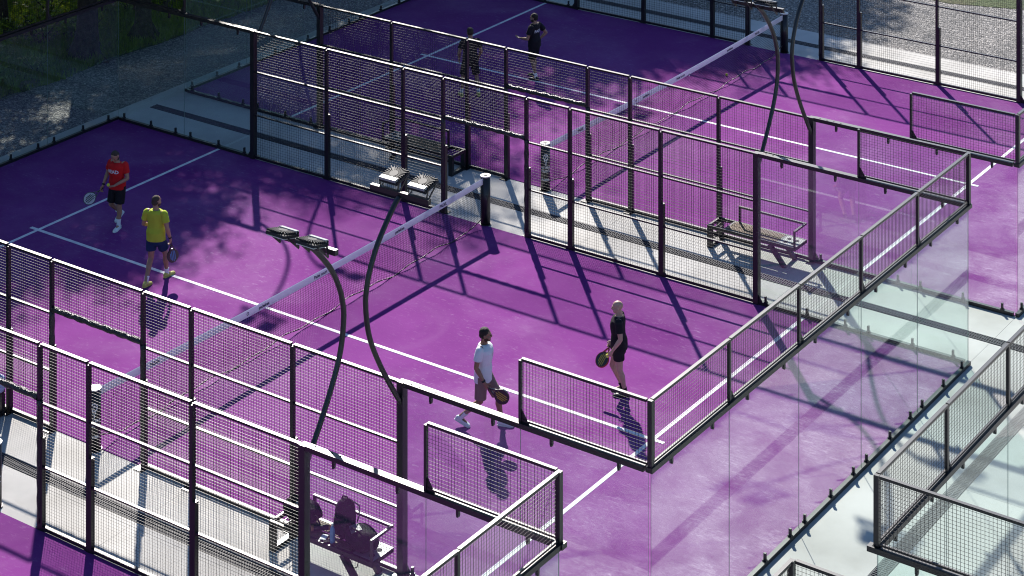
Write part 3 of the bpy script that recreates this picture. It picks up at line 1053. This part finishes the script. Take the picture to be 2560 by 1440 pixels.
for i, (x, y, s, lab) in enumerate(((-15.6, 7.9, 1.0, 'leafy green shrub behind the flared trunk at the top left'), (-14.4, 5.0, .8, 'low green shrub left of the flared trunk'),
                                   (-14.9, 8.6, .8, 'green shrub between the two dark trunks'), (-17.3, 5.2, 1.3, 'tall green shrub near the top left corner'),
                                   (-15.4, 10.6, .9, 'low shrub right of the leaning trunk'), (-16.8, 9.2, 1.2, 'shrub far behind the two trunks'), (-13.9, 6.1, .6, 'small bright shrub at the foot of the flared trunk'), (-15.9, 6.4, 1.0, 'bushy green shrub beyond the glass near the top left corner'))):
    T = shr if i == 0 else copy_tree(shr)
    T.location = W(x, y, ground_z(x, y)); T.scale = (s, s, s * .8); T.rotation_euler = (0, 0, i * 1.3)
    tag(T, lab, 'shrub', 'undergrowth beneath the trees')

# ------------------------------------------------------------------ people, rackets, balls
FUSE = bpy.data.scenes.new('fusing')
class Solid:
    """overlapping closed shapes that are fused into one continuous skin"""
    def __init__(s):
        s.mb = MB()
    def loft(s, rings, n=16):
        """rings: (centre, right vector, forward vector, a, b)"""
        vs = []; fs = []
        for c, r_, f_, a, b in rings:
            c = Vector(c)
            for k in range(n):
                t = 2 * PI * k / n
                vs.append(c + Vector(r_) * (a * math.cos(t)) + Vector(f_) * (b * math.sin(t)))
        for i in range(len(rings) - 1):
            for k in range(n):
                a = i * n + k; b = i * n + (k + 1) % n
                fs.append((a, b, b + n, a + n))
        fs.append(tuple(range(n))[::-1]); fs.append(tuple((len(rings) - 1) * n + k for k in range(n)))
        s.mb.add(vs, fs, True)
        return s
    def limb(s, pts, ends=True, n=12):
        """pts: list of (point, radius); rounded ends"""
        P = [Vector(p) for p, _ in pts]
        rings = []
        for i, (p, r_) in enumerate(pts):
            t = (P[min(i + 1, len(P) - 1)] - P[max(i - 1, 0)]).normalized()
            a = Vector((0, 1, 0)) if abs(t.y) < .9 else Vector((1, 0, 0))
            u = t.cross(a).normalized(); w = t.cross(u)
            rings.append((P[i], u, w, r_, r_))
        s.loft(rings, n)
        if ends:
            for i in (0, -1):
                s.mb.ball(P[i], pts[i][1] * .995, 12, 8)
        return s
    def ell(s, c, r_, m3=None):
        b = MB(); b.ball((0, 0, 0), r_, 16, 10)
        s.mb.add([((m3 @ Vector(v)) if m3 is not None else Vector(v)) + Vector(c) for v in b.v], b.f, True)
        return s
    def fuse(s, name, mat, voxel=.008, smooth=3, fn=None, wrinkle=0, seed=0):
        me = s.mb.mesh(name, mat)
        ob = bpy.data.objects.new(name, me); FUSE.collection.objects.link(ob)
        md = ob.modifiers.new('r', 'REMESH'); md.mode = 'VOXEL'; md.voxel_size = voxel; md.use_smooth_shade = True
        if smooth:
            sm = ob.modifiers.new('s', 'SMOOTH'); sm.factor = .5; sm.iterations = smooth
        with bpy.context.temp_override(scene=FUSE, view_layer=FUSE.view_layers[0]):
            dg = bpy.context.evaluated_depsgraph_get(); dg.update()
            m2 = bpy.data.meshes.new_from_object(ob.evaluated_get(dg))
        bpy.data.objects.remove(ob); bpy.data.meshes.remove(me)
        m2.name = name
        if not m2.materials:
            m2.materials.append(mat)
        if wrinkle:
            nrm = [v.normal.copy() for v in m2.vertices]
            for v, vn in zip(m2.vertices, nrm):
                q = v.co.copy()
                d = mnoise.noise((q.x * 7 + seed, q.y * 7, q.z * 4 + q.x * 3)) + .35 * mnoise.noise((q.x * 15, q.y * 15 + seed, q.z * 8 - q.x * 5))
                v.co = q + vn * d * wrinkle
        m2.polygons.foreach_set('use_smooth', [True] * len(m2.polygons))
        return m2

PX = 1.07       # the plan is broader than the 20 x 10 court, so the figures are built as broad
def frame(fwd):
    f = Vector((fwd[0], fwd[1], 0)).normalized()
    return Vector((f.y, -f.x, 0)), f

def hand(S, wr, d, palm, curl, side):
    """palm, four unequal fingers and a thumb; d = pointing direction, palm = palm normal, curl in radians"""
    d = Vector(d).normalized(); p = Vector(palm); p = (p - d * p.dot(d)).normalized()
    w = d.cross(p) * side           # towards the thumb
    c0 = Vector(wr)
    S.loft([(c0 - d * .01, w, p, .028, .021), (c0 + d * .03, w, p, .036, .019), (c0 + d * .075, w, p, .043, .016), (c0 + d * .098, w, p, .040, .012)])
    for i, (o, L) in enumerate(((.031, .070), (.0105, .080), (-.0105, .075), (-.031, .058))):
        q = c0 + d * .092 + w * o
        pts = [(q, .0100)]; a = 0
        for k, fr in enumerate((.45, .32, .23)):
            a += curl * (.8 if k == 0 else 1.0)
            q = q + (d * math.cos(a) + p * math.sin(a)) * L * fr
            pts.append((q, .0093 - .0009 * k))
        S.limb(pts, n=8)
    q = c0 + d * .03 + w * .030
    t1 = (d * .55 + w * .75 + p * .35).normalized(); t2 = (d * .8 + w * .15 + p * .6 * (.4 + curl)).normalized()
    S.limb([(q, .0135), (q + t1 * .038, .0118), (q + t1 * .038 + t2 * .034, .0098)], n=8)

def person(label, xy, fwd, J, look, height=1.78):
    """local frame: X right of the person, Y forward, Z up, metres for a 1.78 m figure"""
    r_, f_ = frame(fwd)
    sc = height / 1.78
    T0 = W(*xy)
    d = dict(H=(0, 0, .93), N=(0, -.01, 1.475), head=(0, .02, 1.63), yaw=0, pitch=0,
             shR=(.185, -.01, 1.42), shL=(-.185, -.01, 1.42), elR=(.25, -.03, 1.14), elL=(-.25, -.03, 1.14), wrR=(.26, .05, .89), wrL=(-.26, .05, .89),
             hdR=(0, .1, -1), hdL=(0, .1, -1), pmR=(-1, 0, 0), pmL=(1, 0, 0), cuR=.35, cuL=.35,
             hipR=(.09, 0, .90), hipL=(-.09, 0, .90), knR=(.10, .03, .50), knL=(-.10, .03, .50), anR=(.10, -.02, .085), anL=(-.10, -.02, .085),
             toR=(.1, 1, 0), toL=(-.1, 1, 0), twist=0)
    d.update(J)
    V = {k: Vector(v) if isinstance(v, tuple) else v for k, v in d.items()}
    B = Matrix(((r_.x * PX, f_.x * PX, 0), (r_.y * PX, f_.y * PX, 0), (0, 0, 1))) * sc
    B = Matrix(((B[0][0], B[0][1], 0), (B[1][0], B[1][1], 0), (0, 0, sc)))
    def bake(me):
        me.transform(B.to_4x4()); return me
    X = Vector((1, 0, 0)); Y = Vector((0, 1, 0))
    tw = V['twist']
    Xc = Vector((math.cos(tw), math.sin(tw), 0)); Yc = Vector((-math.sin(tw), math.cos(tw), 0))
    H, N = V['H'], V['N']
    def sp(t):      # spine point between hips and neck, slightly S-curved
        return H.lerp(N, t) + Vector((0, .018 * math.sin(t * PI) * 1 - .012 * math.sin(2 * PI * t), 0))
    def torso(S, g=0., hem=None, shape=None, top=True):
        prof = [(-.22, .10, .085), (-.12, .145, .11), (0, .165, .118), (.2, .152, .112), (.38, .145, .105), (.58, .163, .115), (.76, .178, .118), (.88, .172, .10), (.95, .125, .08), (1.0, .075, .066)]
        rings = []
        for t, a, b in prof:
            if hem is not None and t < hem: continue
            k = min(max((t - .2) / .5, 0), 1)
            rr = (X * (1 - k) + Xc * k).normalized(); ff = (Y * (1 - k) + Yc * k).normalized()
            if t > .9 and not top and g: continue
            ga = g * (1.25 if t < .5 else (1.0 if t < .85 else 1.5))
            if g and t < .35:
                a = max(a, .170); b = max(b, .128)
            rings.append((sp(t), rr, ff, a + ga, b + ga))
        if hem is not None:
            rr, ff, a, b = rings[0][1:]
            rings.insert(0, (sp(hem), X, Y, a + .004, b + .004))
        S.loft(rings, 22)
    # head frame
    ya, pi_ = V['yaw'], V['pitch']
    hf = Vector((math.sin(-ya) * math.cos(pi_), math.cos(ya) * math.cos(pi_), -math.sin(pi_)))
    hr = Vector((math.cos(ya), math.sin(ya), 0)); hu = hr.cross(hf)
    HM = Matrix((hr, hf, hu)).transposed()
    hc = V['head']
    def hp(x, y, z):
        return hc + HM @ Vector((x, y, z))
    S = Solid()
    torso(S)
    S.limb([(N + Vector((0, 0, -.05)), .064), (N.lerp(hp(0, -.02, -.06), .6), .056), (hp(0, -.012, -.05), .055)])
    S.ell(hp(0, -.012, .03), (.074, .094, .088), HM)
    S.ell(hp(0, .012, -.035), (.062, .074, .082), HM)
    S.ell(hp(0, .055, -.083), (.034, .03, .026), HM)        # chin
    S.ell(hp(0, .078, .022), (.046, .014, .014), HM)        # brow
    S.ell(hp(0, .096, -.018), (.0125, .017, .024), HM)      # nose
    S.ell(hp(0, .089, .0), (.009, .012, .02), HM)
    S.ell(hp(0, .080, -.055), (.024, .010, .009), HM)       # mouth
    for sx in (-1, 1):
        S.ell(hp(sx * .074, -.01, -.01), (.010, .020, .030), HM)
        S.ell(hp(sx * .044, .05, -.03), (.024, .022, .022), HM)   # cheeks
    for sd, q in ((1, 'R'), (-1, 'L')):
        sh, el, wr = V['sh' + q], V['el' + q], V['wr' + q]
        S.limb([(sh + Vector((-sd * .03, 0, 0)), .062), (sh + Vector((sd * .01, 0, -.02)), .058), (sh.lerp(el, .45), .050), (el, .040)])
        S.limb([(el, .040), (el.lerp(wr, .25), .0435), (el.lerp(wr, .65), .033), (wr, .0255)])
        hand(S, wr, V['hd' + q], V['pm' + q], V['cu' + q], sd)
        hp_, kn, an = V['hip' + q], V['kn' + q], V['an' + q]
        S.limb([(hp_ + Vector((0, 0, .0)), .092), (hp_.lerp(kn, .35), .082), (hp_.lerp(kn, .75), .062), (kn, .053)])
        back = Vector((0, -.014, 0))
        S.limb([(kn, .052), (kn.lerp(an, .28) + back, .056), (kn.lerp(an, .6) + back * .6, .043), (an + Vector((0, 0, .02)), .034)])
        to = V['to' + q].normalized()
        S.limb([(an, .033), (an + to * .1 + Vector((0, 0, -.045)), .03)])
    root = link('person', bake(S.fuse('body', look['skin'], .0075, 2)), None, T0)
    tag(root, label, 'person')
    # eyes
    m = MB()
    for sx in (-1, 1):
        b_ = MB(); b_.ball((0, 0, 0), (.009, .006, .0042), 10, 6)
        m.add([hp(sx * .029, .0795, .004) + HM @ Vector(v) for v in b_.v], b_.f, True)
    eye = bpy.data.meshes
    link('eyes', bake(m.mesh('eyes', look['dark'])), root)
    # shirt
    S = Solid(); torso(S, .016, look.get('hem', -.10))
    for sd, q in ((1, 'R'), (-1, 'L')):
        sh, el = V['sh' + q], V['el' + q]
        e = sh.lerp(el, look.get('sleeve', .62))
        S.limb([(sh + Vector((-sd * .05, 0, .0)), .064), (sh + Vector((sd * .005, 0, -.022)), .070), (sh.lerp(e, .5), .069), (e, .071)], ends=False, n=16)
        S.ell(sh + Vector((-sd * .012, 0, .0)), (.070, .068, .062))
    sh_me = S.fuse('shirt', look['shirt'], .008, 2, wrinkle=.0075, seed=len(label))
    shirt = link('shirt', bake(sh_me), root)
    # shorts
    S = Solid()
    S.loft([(H + Vector((0, 0, -.13)), X, Y, .155, .122), (H + Vector((0, 0, -.03)), X, Y, .176, .132), (H + Vector((0, 0, .10)), X, Y, .160, .118)], 22)
    for sd, q in ((1, 'R'), (-1, 'L')):
        a, k = V['hip' + q], V['kn' + q]
        e = a.lerp(k, look.get('short', .72))
        S.limb([(a + Vector((0, 0, .03)), .100), (a.lerp(e, .5), .102), (e, .098)], ends=False, n=18)
    link('shorts', bake(S.fuse('shorts', look['shorts'], .008, 2, wrinkle=.0065, seed=3 + len(label))), root)
    # socks and shoes
    for sd, q in ((1, 'R'), (-1, 'L')):
        kn, an = V['kn' + q], V['an' + q]
        S = Solid()
        S.limb([(an.lerp(kn, look.get('sock', .28)), .0475), (an.lerp(kn, .1), .042), (an + Vector((0, 0, -.02)), .043)], ends=False)
        link('sock', bake(S.fuse('sock', look['sock_m'], .007, 1)), root)
        to = V['to' + q].normalized(); dn = Vector((0, 0, -1)); dn = (dn - to * dn.dot(to)).normalized()
        sw = to.cross(dn)
        S = Solid()
        def fp(y, z): return an + to * y - dn * z
        S.loft([(fp(-.075, -.045), sw, dn, .028, .034), (fp(-.055, -.035), sw, dn, .037, .048), (fp(0, -.03), sw, dn, .040, .055), (fp(.06, -.045), sw, dn, .044, .040), (fp(.13, -.052), sw, dn, .050, .033), (fp(.185, -.058), sw, dn, .040, .026), (fp(.205, -.062), sw, dn, .022, .016)], 16)
        S.ell(fp(-.005, .0), (.043, .045, .04))
        shoe = link('shoe', bake(S.fuse('shoe', look['shoe'], .007, 2)), root)
        S = Solid()
        S.loft([(fp(y, -.078), sw, to, a * 1.0, .001) for y, a in ((0, .01),)] * 1 if 0 else
               [(fp(-.08, -.077), sw, dn, .026, .008), (fp(-.06, -.077), sw, dn, .038, .011), (fp(.05, -.077), sw, dn, .043, .010), (fp(.13, -.078), sw, dn, .050, .010), (fp(.19, -.074), sw, dn, .040, .010), (fp(.212, -.07), sw, dn, .018, .007)], 12)
        link('sole', bake(S.mb.mesh('sole', look.get('sole', look['shoe']))), shoe)
    # hair, beard
    if look.get('hair'):
        S = Solid(); lvl = look.get('hair_t', .008)
        S.ell(hp(0, -.022, .044), (.0725 + lvl, .082 + lvl, .080 + lvl), HM)
        S.ell(hp(0, -.045, -.005), (.070 + lvl, .06 + lvl, .065), HM)
        link('hair', bake(S.fuse('hair', look['hair'], .007, 1, wrinkle=.003)), root)
    if look.get('beard'):
        S = Solid()
        S.ell(hp(0, .053, -.088), (.037, .0325, .028), HM)
        for sx in (-1, 1):
            S.ell(hp(sx * .052, .015, -.065), (.014, .04, .04), HM)
        link('beard', bake(S.fuse('beard', look['beard'], .006, 1)), root)
    for q in look.get('watch', ''):
        el, wr = V['el' + q], V['wr' + q]
        S = Solid(); t = (el - wr).normalized()
        S.limb([(wr + t * .015, .033), (wr + t * .05, .036)], ends=False)
        link('wristband', bake(S.fuse('wristband', look['dark'], .006, 1)), root)
    def world(p):
        return T0 + B @ Vector(p)
    return root, shirt, world, V, B

def print_on(shirt, T0, world, centre, normal, up, txt, size, mat, parts_name='print', extra=None):
    """flat lettering laid on the cloth: projected along -normal"""
    sh = shirt.data
    bv = BVHTree.FromPolygons([v.co for v in sh.vertices], [tuple(p.vertices) for p in sh.polygons])
    n_ = Vector(normal).normalized(); u = Vector(up); u = (u - n_ * u.dot(n_)).normalized(); r_ = u.cross(n_)
    vs, fs = text_pts(txt, size, bold=size * .035)
    # subdivide long faces by simple midpoint insertion is not needed at this size
    out = []
    for v in vs:
        o = Vector(centre) + r_ * v.x + u * v.y + n_ * .4
        hit = bv.ray_cast(o, -n_)
        q = hit[0] if hit[0] is not None else Vector(centre) + r_ * v.x + u * v.y
        out.append(q + n_ * .004)
    m = MB(); m.add(out, fs)
    return m.build(parts_name, mat, shirt)

def racket(label, world, grip, axis, normal, faces, deco, frame_m, seed=0):
    """padel racket: solid teardrop head, throat and grip; grip point is held in the hand"""
    a = Vector(axis).normalized(); n_ = Vector(normal); n_ = (n_ - a * n_.dot(a)).normalized(); w = a.cross(n_)
    R3 = Matrix((w, a, n_)).transposed()
    T = thing('padel_racket', label, 'racket', grip)
    T.rotation_euler = R3.to_euler()
    def outline(k):
        pts = []
        for i in range(28):
            t = 2 * PI * i / 28
            x = .128 * math.sin(t) * k; y = .285 - .145 * math.cos(t) * k
            if math.cos(t) > 0:
                x *= 1 - .28 * math.cos(t) ** 2
            pts.append((x, y))
        return pts
    def plate(k, z0, z1, name, mat, par):
        m = MB(); o = outline(k); n = len(o)
        vs = [(x, y, z0) for x, y in o] + [(x, y, z1) for x, y in o]
        fs = [tuple(range(n))[::-1], tuple(range(n, 2 * n))] + [(i, (i + 1) % n, (i + 1) % n + n, i + n) for i in range(n)]
        m.add(vs, fs)
        return m.build(name, mat, par)
    plate(1.0, -.019, .019, 'frame', frame_m, T)
    f1 = plate(.90, -.0195, .0205, 'hitting_face', faces, T)
    plate(.90, -.0208, -.0195, 'hitting_face', faces, T)
    m = MB()
    for i in range(9):
        for j in range(9):
            x = (i - 4) * .021; y = .285 + (j - 4) * .022
            if (x / .085) ** 2 + ((y - .285) / .1) ** 2 < 1:
                m.disc((x, y, 0), .0048, .0205, .0212, 6); m.disc((x, y, 0), .0048, -.0216, -.0209, 6)
    o = m.build('holes', M['trough'], f1, kind='stuff')
    if deco:
        m = MB()
        for z in (.0218, -.0222):
            for k, (x, l) in enumerate(((-.045, .10), (-.012, .13), (.022, .11), (.05, .07))):
                m.add([(x - .009, .285 - l, z), (x + .009, .285 - l * .8, z), (x + .009, .285 + l * .8, z), (x - .009, .285 + l, z)], [(0, 1, 2, 3)])
        m.build('stripes', deco, f1, kind='stuff')
    m = MB()
    for s in (-1, 1):
        m.bar((s * .012, .07, 0), (s * .055, .17, 0), .03, .018, (1, 0, 0))
    m.build('throat', frame_m, T, kind='stuff')
    m = MB(); m.tube([(0, -.065, 0), (0, -.06, 0), (0, .04, 0), (0, .085, 0)], [.019, .0165, .0155, .017], 10); m.build('grip', M['tape'], T)
    return T

def ball(label, c):
    m = MB(); m.ball((0, 0, 0), .034, 18, 12); o = m.build('padel_ball', M['ball'], None, c)
    s = MB(); pts = []
    for i in range(41):
        t = 2 * PI * i / 40
        q = Vector((math.cos(t) + .3 * math.cos(3 * t), math.sin(t) - .3 * math.sin(3 * t), .9 * math.sin(2 * t))).normalized() * .0338
        pts.append(q)
    s.tube(pts, .0015, 5, caps=False); s.build('seam', M['print_white'], o)
    return tag(o, label, 'ball', 'yellow padel balls')

M['ball'] = pmat('yellow_felt', (.60, .66, .06), .9, .1, bump=.5, bscale=300)
M['hair_dark'] = pmat('dark_hair', (.022, .016, .012), .6, .3, bump=1, bscale=90)
M['hair_short'] = pmat('cropped_hair', (.055, .042, .034), .8, .2, bump=.6, bscale=120)
M['stubble'] = pmat('brown_stubble', (.085, .045, .03), .8, .2)
M['hair_brown'] = pmat('brown_hair', (.035, .024, .017), .6, .3, bump=1, bscale=90)
M['red_shirt'] = cloth('red_shirt', (.50, .012, .014))
M['yellow_shirt'] = translucent(cloth('yellow_shirt', (.47, .56, .05)), (.5, .48, .03), .2)
M['white_shirt'] = translucent(cloth('white_shirt', (.80, .82, .86)), (.6, .6, .65), .2)
M['black_cloth'] = cloth('black_cloth', (.012, .011, .015))
M['navy_cloth'] = cloth('navy_cloth', (.012, .03, .085))
M['taupe_cloth'] = cloth('taupe_cloth', (.21, .14, .13))
M['white_sock'] = cloth('white_sock', (.75, .75, .78))
M['white_shoe'] = pmat('white_shoe', (.66, .69, .72), .5, .4)
M['yellow_shoe'] = pmat('yellow_shoe', (.48, .46, .12), .5, .4)
M['black_shoe'] = pmat('black_shoe', (.02, .02, .024), .5, .4)
M['sk_tan'] = skin('tanned_skin', (.34, .19, .125))
M['sk_pale'] = skin('pale_skin', (.43, .27, .205))
M['sk_brown'] = skin('brown_skin', (.26, .135, .085))
M['rk_black'] = pmat('racket_black', (.015, .015, .018), .3, .6)
M['rk_grey'] = pmat('racket_grey', (.40, .40, .43), .35, .6)
M['rk_yellow'] = pmat('racket_yellow', (.36, .27, .03), .5)
M['rk_blue'] = pmat('racket_blue', (.05, .20, .42), .4)
M['rk_red'] = pmat('racket_red', (.35, .03, .02), .4)

away = Vector((-.562, .827)); iright = Vector((.827, .562))
def dirv(a_right, a_away):
    v = iright * a_right + away * a_away
    return (v.x, v.y)

# man in red: comes towards the camera, head bowed over the ball in his left hand
base = dict(dark=M['trough'], sock_m=M['white_sock'], shoe=M['white_shoe'])
p, shirt, wd, V, B = person('man in a red T-shirt and black shorts looking down at the ball in his hand', (-5.80, .97), dirv(-.42, -.907),
    dict(H=(0, 0, .92), N=(0, .03, 1.46), head=(.0, .085, 1.605), pitch=.78, yaw=.0,
         elR=(.285, -.04, 1.14), wrR=(.30, .10, .90), hdR=(.05, .5, -.85), pmR=(-1, .3, 0), cuR=.75,
         elL=(-.27, .02, 1.13), wrL=(-.10, .25, 1.02), hdL=(.75, .6, -.05), pmL=(0, 0, 1), cuL=.45,
         hipL=(-.09, 0, .90), knL=(-.10, .075, .50), anL=(-.10, .10, .085), toL=(-.15, 1, 0),
         hipR=(.09, 0, .90), knR=(.13, .05, .50), anR=(.12, -.24, .20), toR=(.1, .8, -.55)),
    dict(base, skin=M['sk_tan'], shirt=M['red_shirt'], shorts=M['black_cloth'], hair=M['hair_short'], hair_t=.003, beard=M['hair_short'], short=.86, watch='R', sock=.34), 1.74)
print_on(shirt, None, wd, B @ Vector((.0, .14, 1.28)), B @ Vector((.0, 1, .12)), (0, 0, 1), 'HEAD', .105, M['print_white'], 'chest_print')
racket('grey and black racket held low by the man in red', wd, wd((.31, .155, .83)), B @ Vector((.55, .55, -.55)), B @ Vector((-.5, .8, .3)), M['rk_grey'], M['rk_black'], M['rk_black'])
ball('yellow ball resting in the raised hand of the man in red', wd((-.015, .335, 1.062)))

# man in yellow, seen from behind, stepping away
p, shirt, wd, V, B = person('man in a yellow T-shirt and navy shorts seen from behind', (-3.43, -.36), dirv(.30, .954),
    dict(H=(0, 0, .925), yaw=-.30, N=(0, .0, 1.475), head=(.0, .03, 1.63),
         elR=(.265, -.05, 1.15), wrR=(.28, .05, .90), hdR=(.02, .1, -1), pmR=(-1, 0, 0), cuR=.8,
         elL=(-.26, .0, 1.15), wrL=(-.17, .22, 1.03), hdL=(.4, .8, .0), pmL=(1, 0, 0), cuL=.6,
         knL=(-.10, .0, .49), anL=(-.07, -.26, .10), toL=(.05, 1, -.12), knR=(.10, .20, .50), anR=(.09, .27, .085), toR=(.3, 1, 0)),
    dict(base, skin=M['sk_tan'], shirt=M['yellow_shirt'], shorts=M['navy_cloth'], hair=M['hair_short'], hair_t=.003, beard=M['hair_brown'], shoe=M['yellow_shoe'], short=.62, watch='R', sock=.26), 1.80)
racket('black racket with blue stripes hanging from the hand of the man in yellow', wd, wd((.285, .065, .82)), B @ Vector((.06, .12, -1)), B @ Vector((.80, -.6, 0)), M['rk_black'], M['rk_blue'], M['rk_black'])

# man in white, striding to the right
p, shirt, wd, V, B = person('man in a white T-shirt and taupe shorts striding right with a racket', (4.52, -1.14), dirv(.97, -.243),
    dict(H=(0, 0, .905), yaw=.18, N=(0, .015, 1.46), head=(.0, .045, 1.615),
         elR=(.255, -.045, 1.14), wrR=(.26, .10, .90), hdR=(.0, .5, -.85), pmR=(-1, .1, 0), cuR=.8,
         elL=(-.25, -.08, 1.14), wrL=(-.24, -.06, .90), hdL=(0, .1, -1),
         knR=(.10, -.02, .48), anR=(.09, -.36, .15), toR=(.05, 1, -.45), knL=(-.09, .24, .49), anL=(-.08, .30, .085), toL=(0, 1, .0)),
    dict(base, skin=M['sk_brown'], shirt=M['white_shirt'], shorts=M['taupe_cloth'], hair=M['hair_dark'], hair_t=.010, beard=M['stubble'], short=.90, watch='R', hem=-.16), 1.79)
racket('black racket with yellow stripes carried by the man in white', wd, wd((.26, .155, .83)), B @ Vector((.03, .86, -.45)), B @ Vector((1, .0, .05)), M['rk_black'], M['rk_yellow'], M['rk_black'])
print_on(shirt, None, wd, B @ Vector((0, .14, 1.27)), B @ Vector((0, 1, .1)), (0, 0, 1), 'V', .10, M['rk_grey'], 'chest_print')

# bald man in black, profile to the left
p, shirt, wd, V, B = person('bald man in a black T-shirt and black shorts holding a ball and a racket', (5.74, .91), dirv(-.985, .12),
    dict(H=(0, 0, .92), N=(0, .0, 1.47), head=(.0, .03, 1.625), pitch=.10,
         elL=(-.245, -.05, 1.14), wrL=(-.24, .10, .91), hdL=(.1, .45, -.85), pmL=(1, .3, 0), cuL=.6,
         elR=(.25, -.04, 1.14), wrR=(.17, .13, .90), hdR=(-.1, .6, -.8), pmR=(-1, 0, 0), cuR=.8,
         knR=(.10, .13, .49), anR=(.09, -.05, .10), toR=(.05, 1, -.1), knL=(-.09, -.02, .49), anL=(-.08, -.11, .085), toL=(-.1, 1, 0)),
    dict(base, skin=M['sk_pale'], shirt=M['black_cloth'], shorts=M['black_cloth'], sock_m=M['black_cloth'], shoe=M['black_shoe'], short=.52, sock=.2), 1.74)
racket('black and red racket held in front of the bald man', wd, wd((.155, .165, .83)), B @ Vector((-.3, .30, -.5)), B @ Vector((-.8, .35, .6)), M['rk_black'], M['rk_yellow'], M['rk_red'])
ball('yellow ball in the lowered hand of the bald man', wd((-.19, .185, .80)))

# the two on the far court
p, shirt, wd, V, B = person('bearded man in black with white back print on the far court', (-3.92, 12.30), dirv(-.83, .55),
    dict(H=(0, 0, .92), yaw=.25, elL=(-.26, .03, 1.13), wrL=(-.20, .28, 1.09), hdL=(.05, 1, .05), pmL=(0, 0, 1), cuL=.4,
         elR=(.35, -.12, 1.16), wrR=(.22, .02, .98), hdR=(-.5, .6, -.3), pmR=(-.5, -.6, 0), cuR=.3, anR=(.11, .08, .085), knR=(.11, .08, .5), anL=(-.10, -.12, .085), knL=(-.11, -.01, .5)),
    dict(base, skin=M['sk_tan'], shirt=M['black_cloth'], shorts=M['black_cloth'], hair=M['hair_dark'], hair_t=.008, beard=M['hair_dark'], shoe=M['black_shoe'], short=.85), 1.74)
print_on(shirt, None, wd, B @ Vector((.02, -.12, 1.30)), B @ Vector((0, -1, .1)), (0, 0, 1), 'PADEL', .10, M['print_white'], 'back_print')
p, shirt, wd, V, B = person('man in dark clothes and yellow shoes half hidden behind the upper wire fence', (-4.46, 10.53), dirv(-.25, .968),
    dict(yaw=.1, pitch=.2, elR=(.27, -.02, 1.14), wrR=(.24, .14, .93), hdR=(0, .5, -.8), elL=(-.27, .0, 1.14), wrL=(-.24, .14, .93), hdL=(0, .5, -.8),
         anL=(-.20, .03, .085), knL=(-.16, .05, .5), anR=(.20, -.05, .085), knR=(.16, .02, .5)),
    dict(base, skin=M['sk_tan'], shirt=M['black_cloth'], shorts=M['black_cloth'], hair=M['hair_brown'], hair_t=.010, shoe=M['yellow_shoe'], short=.85), 1.78)
ball('lone yellow ball lying by the far net', W(-.30, 14.95, .036))

bpy.data.scenes.remove(FUSE)
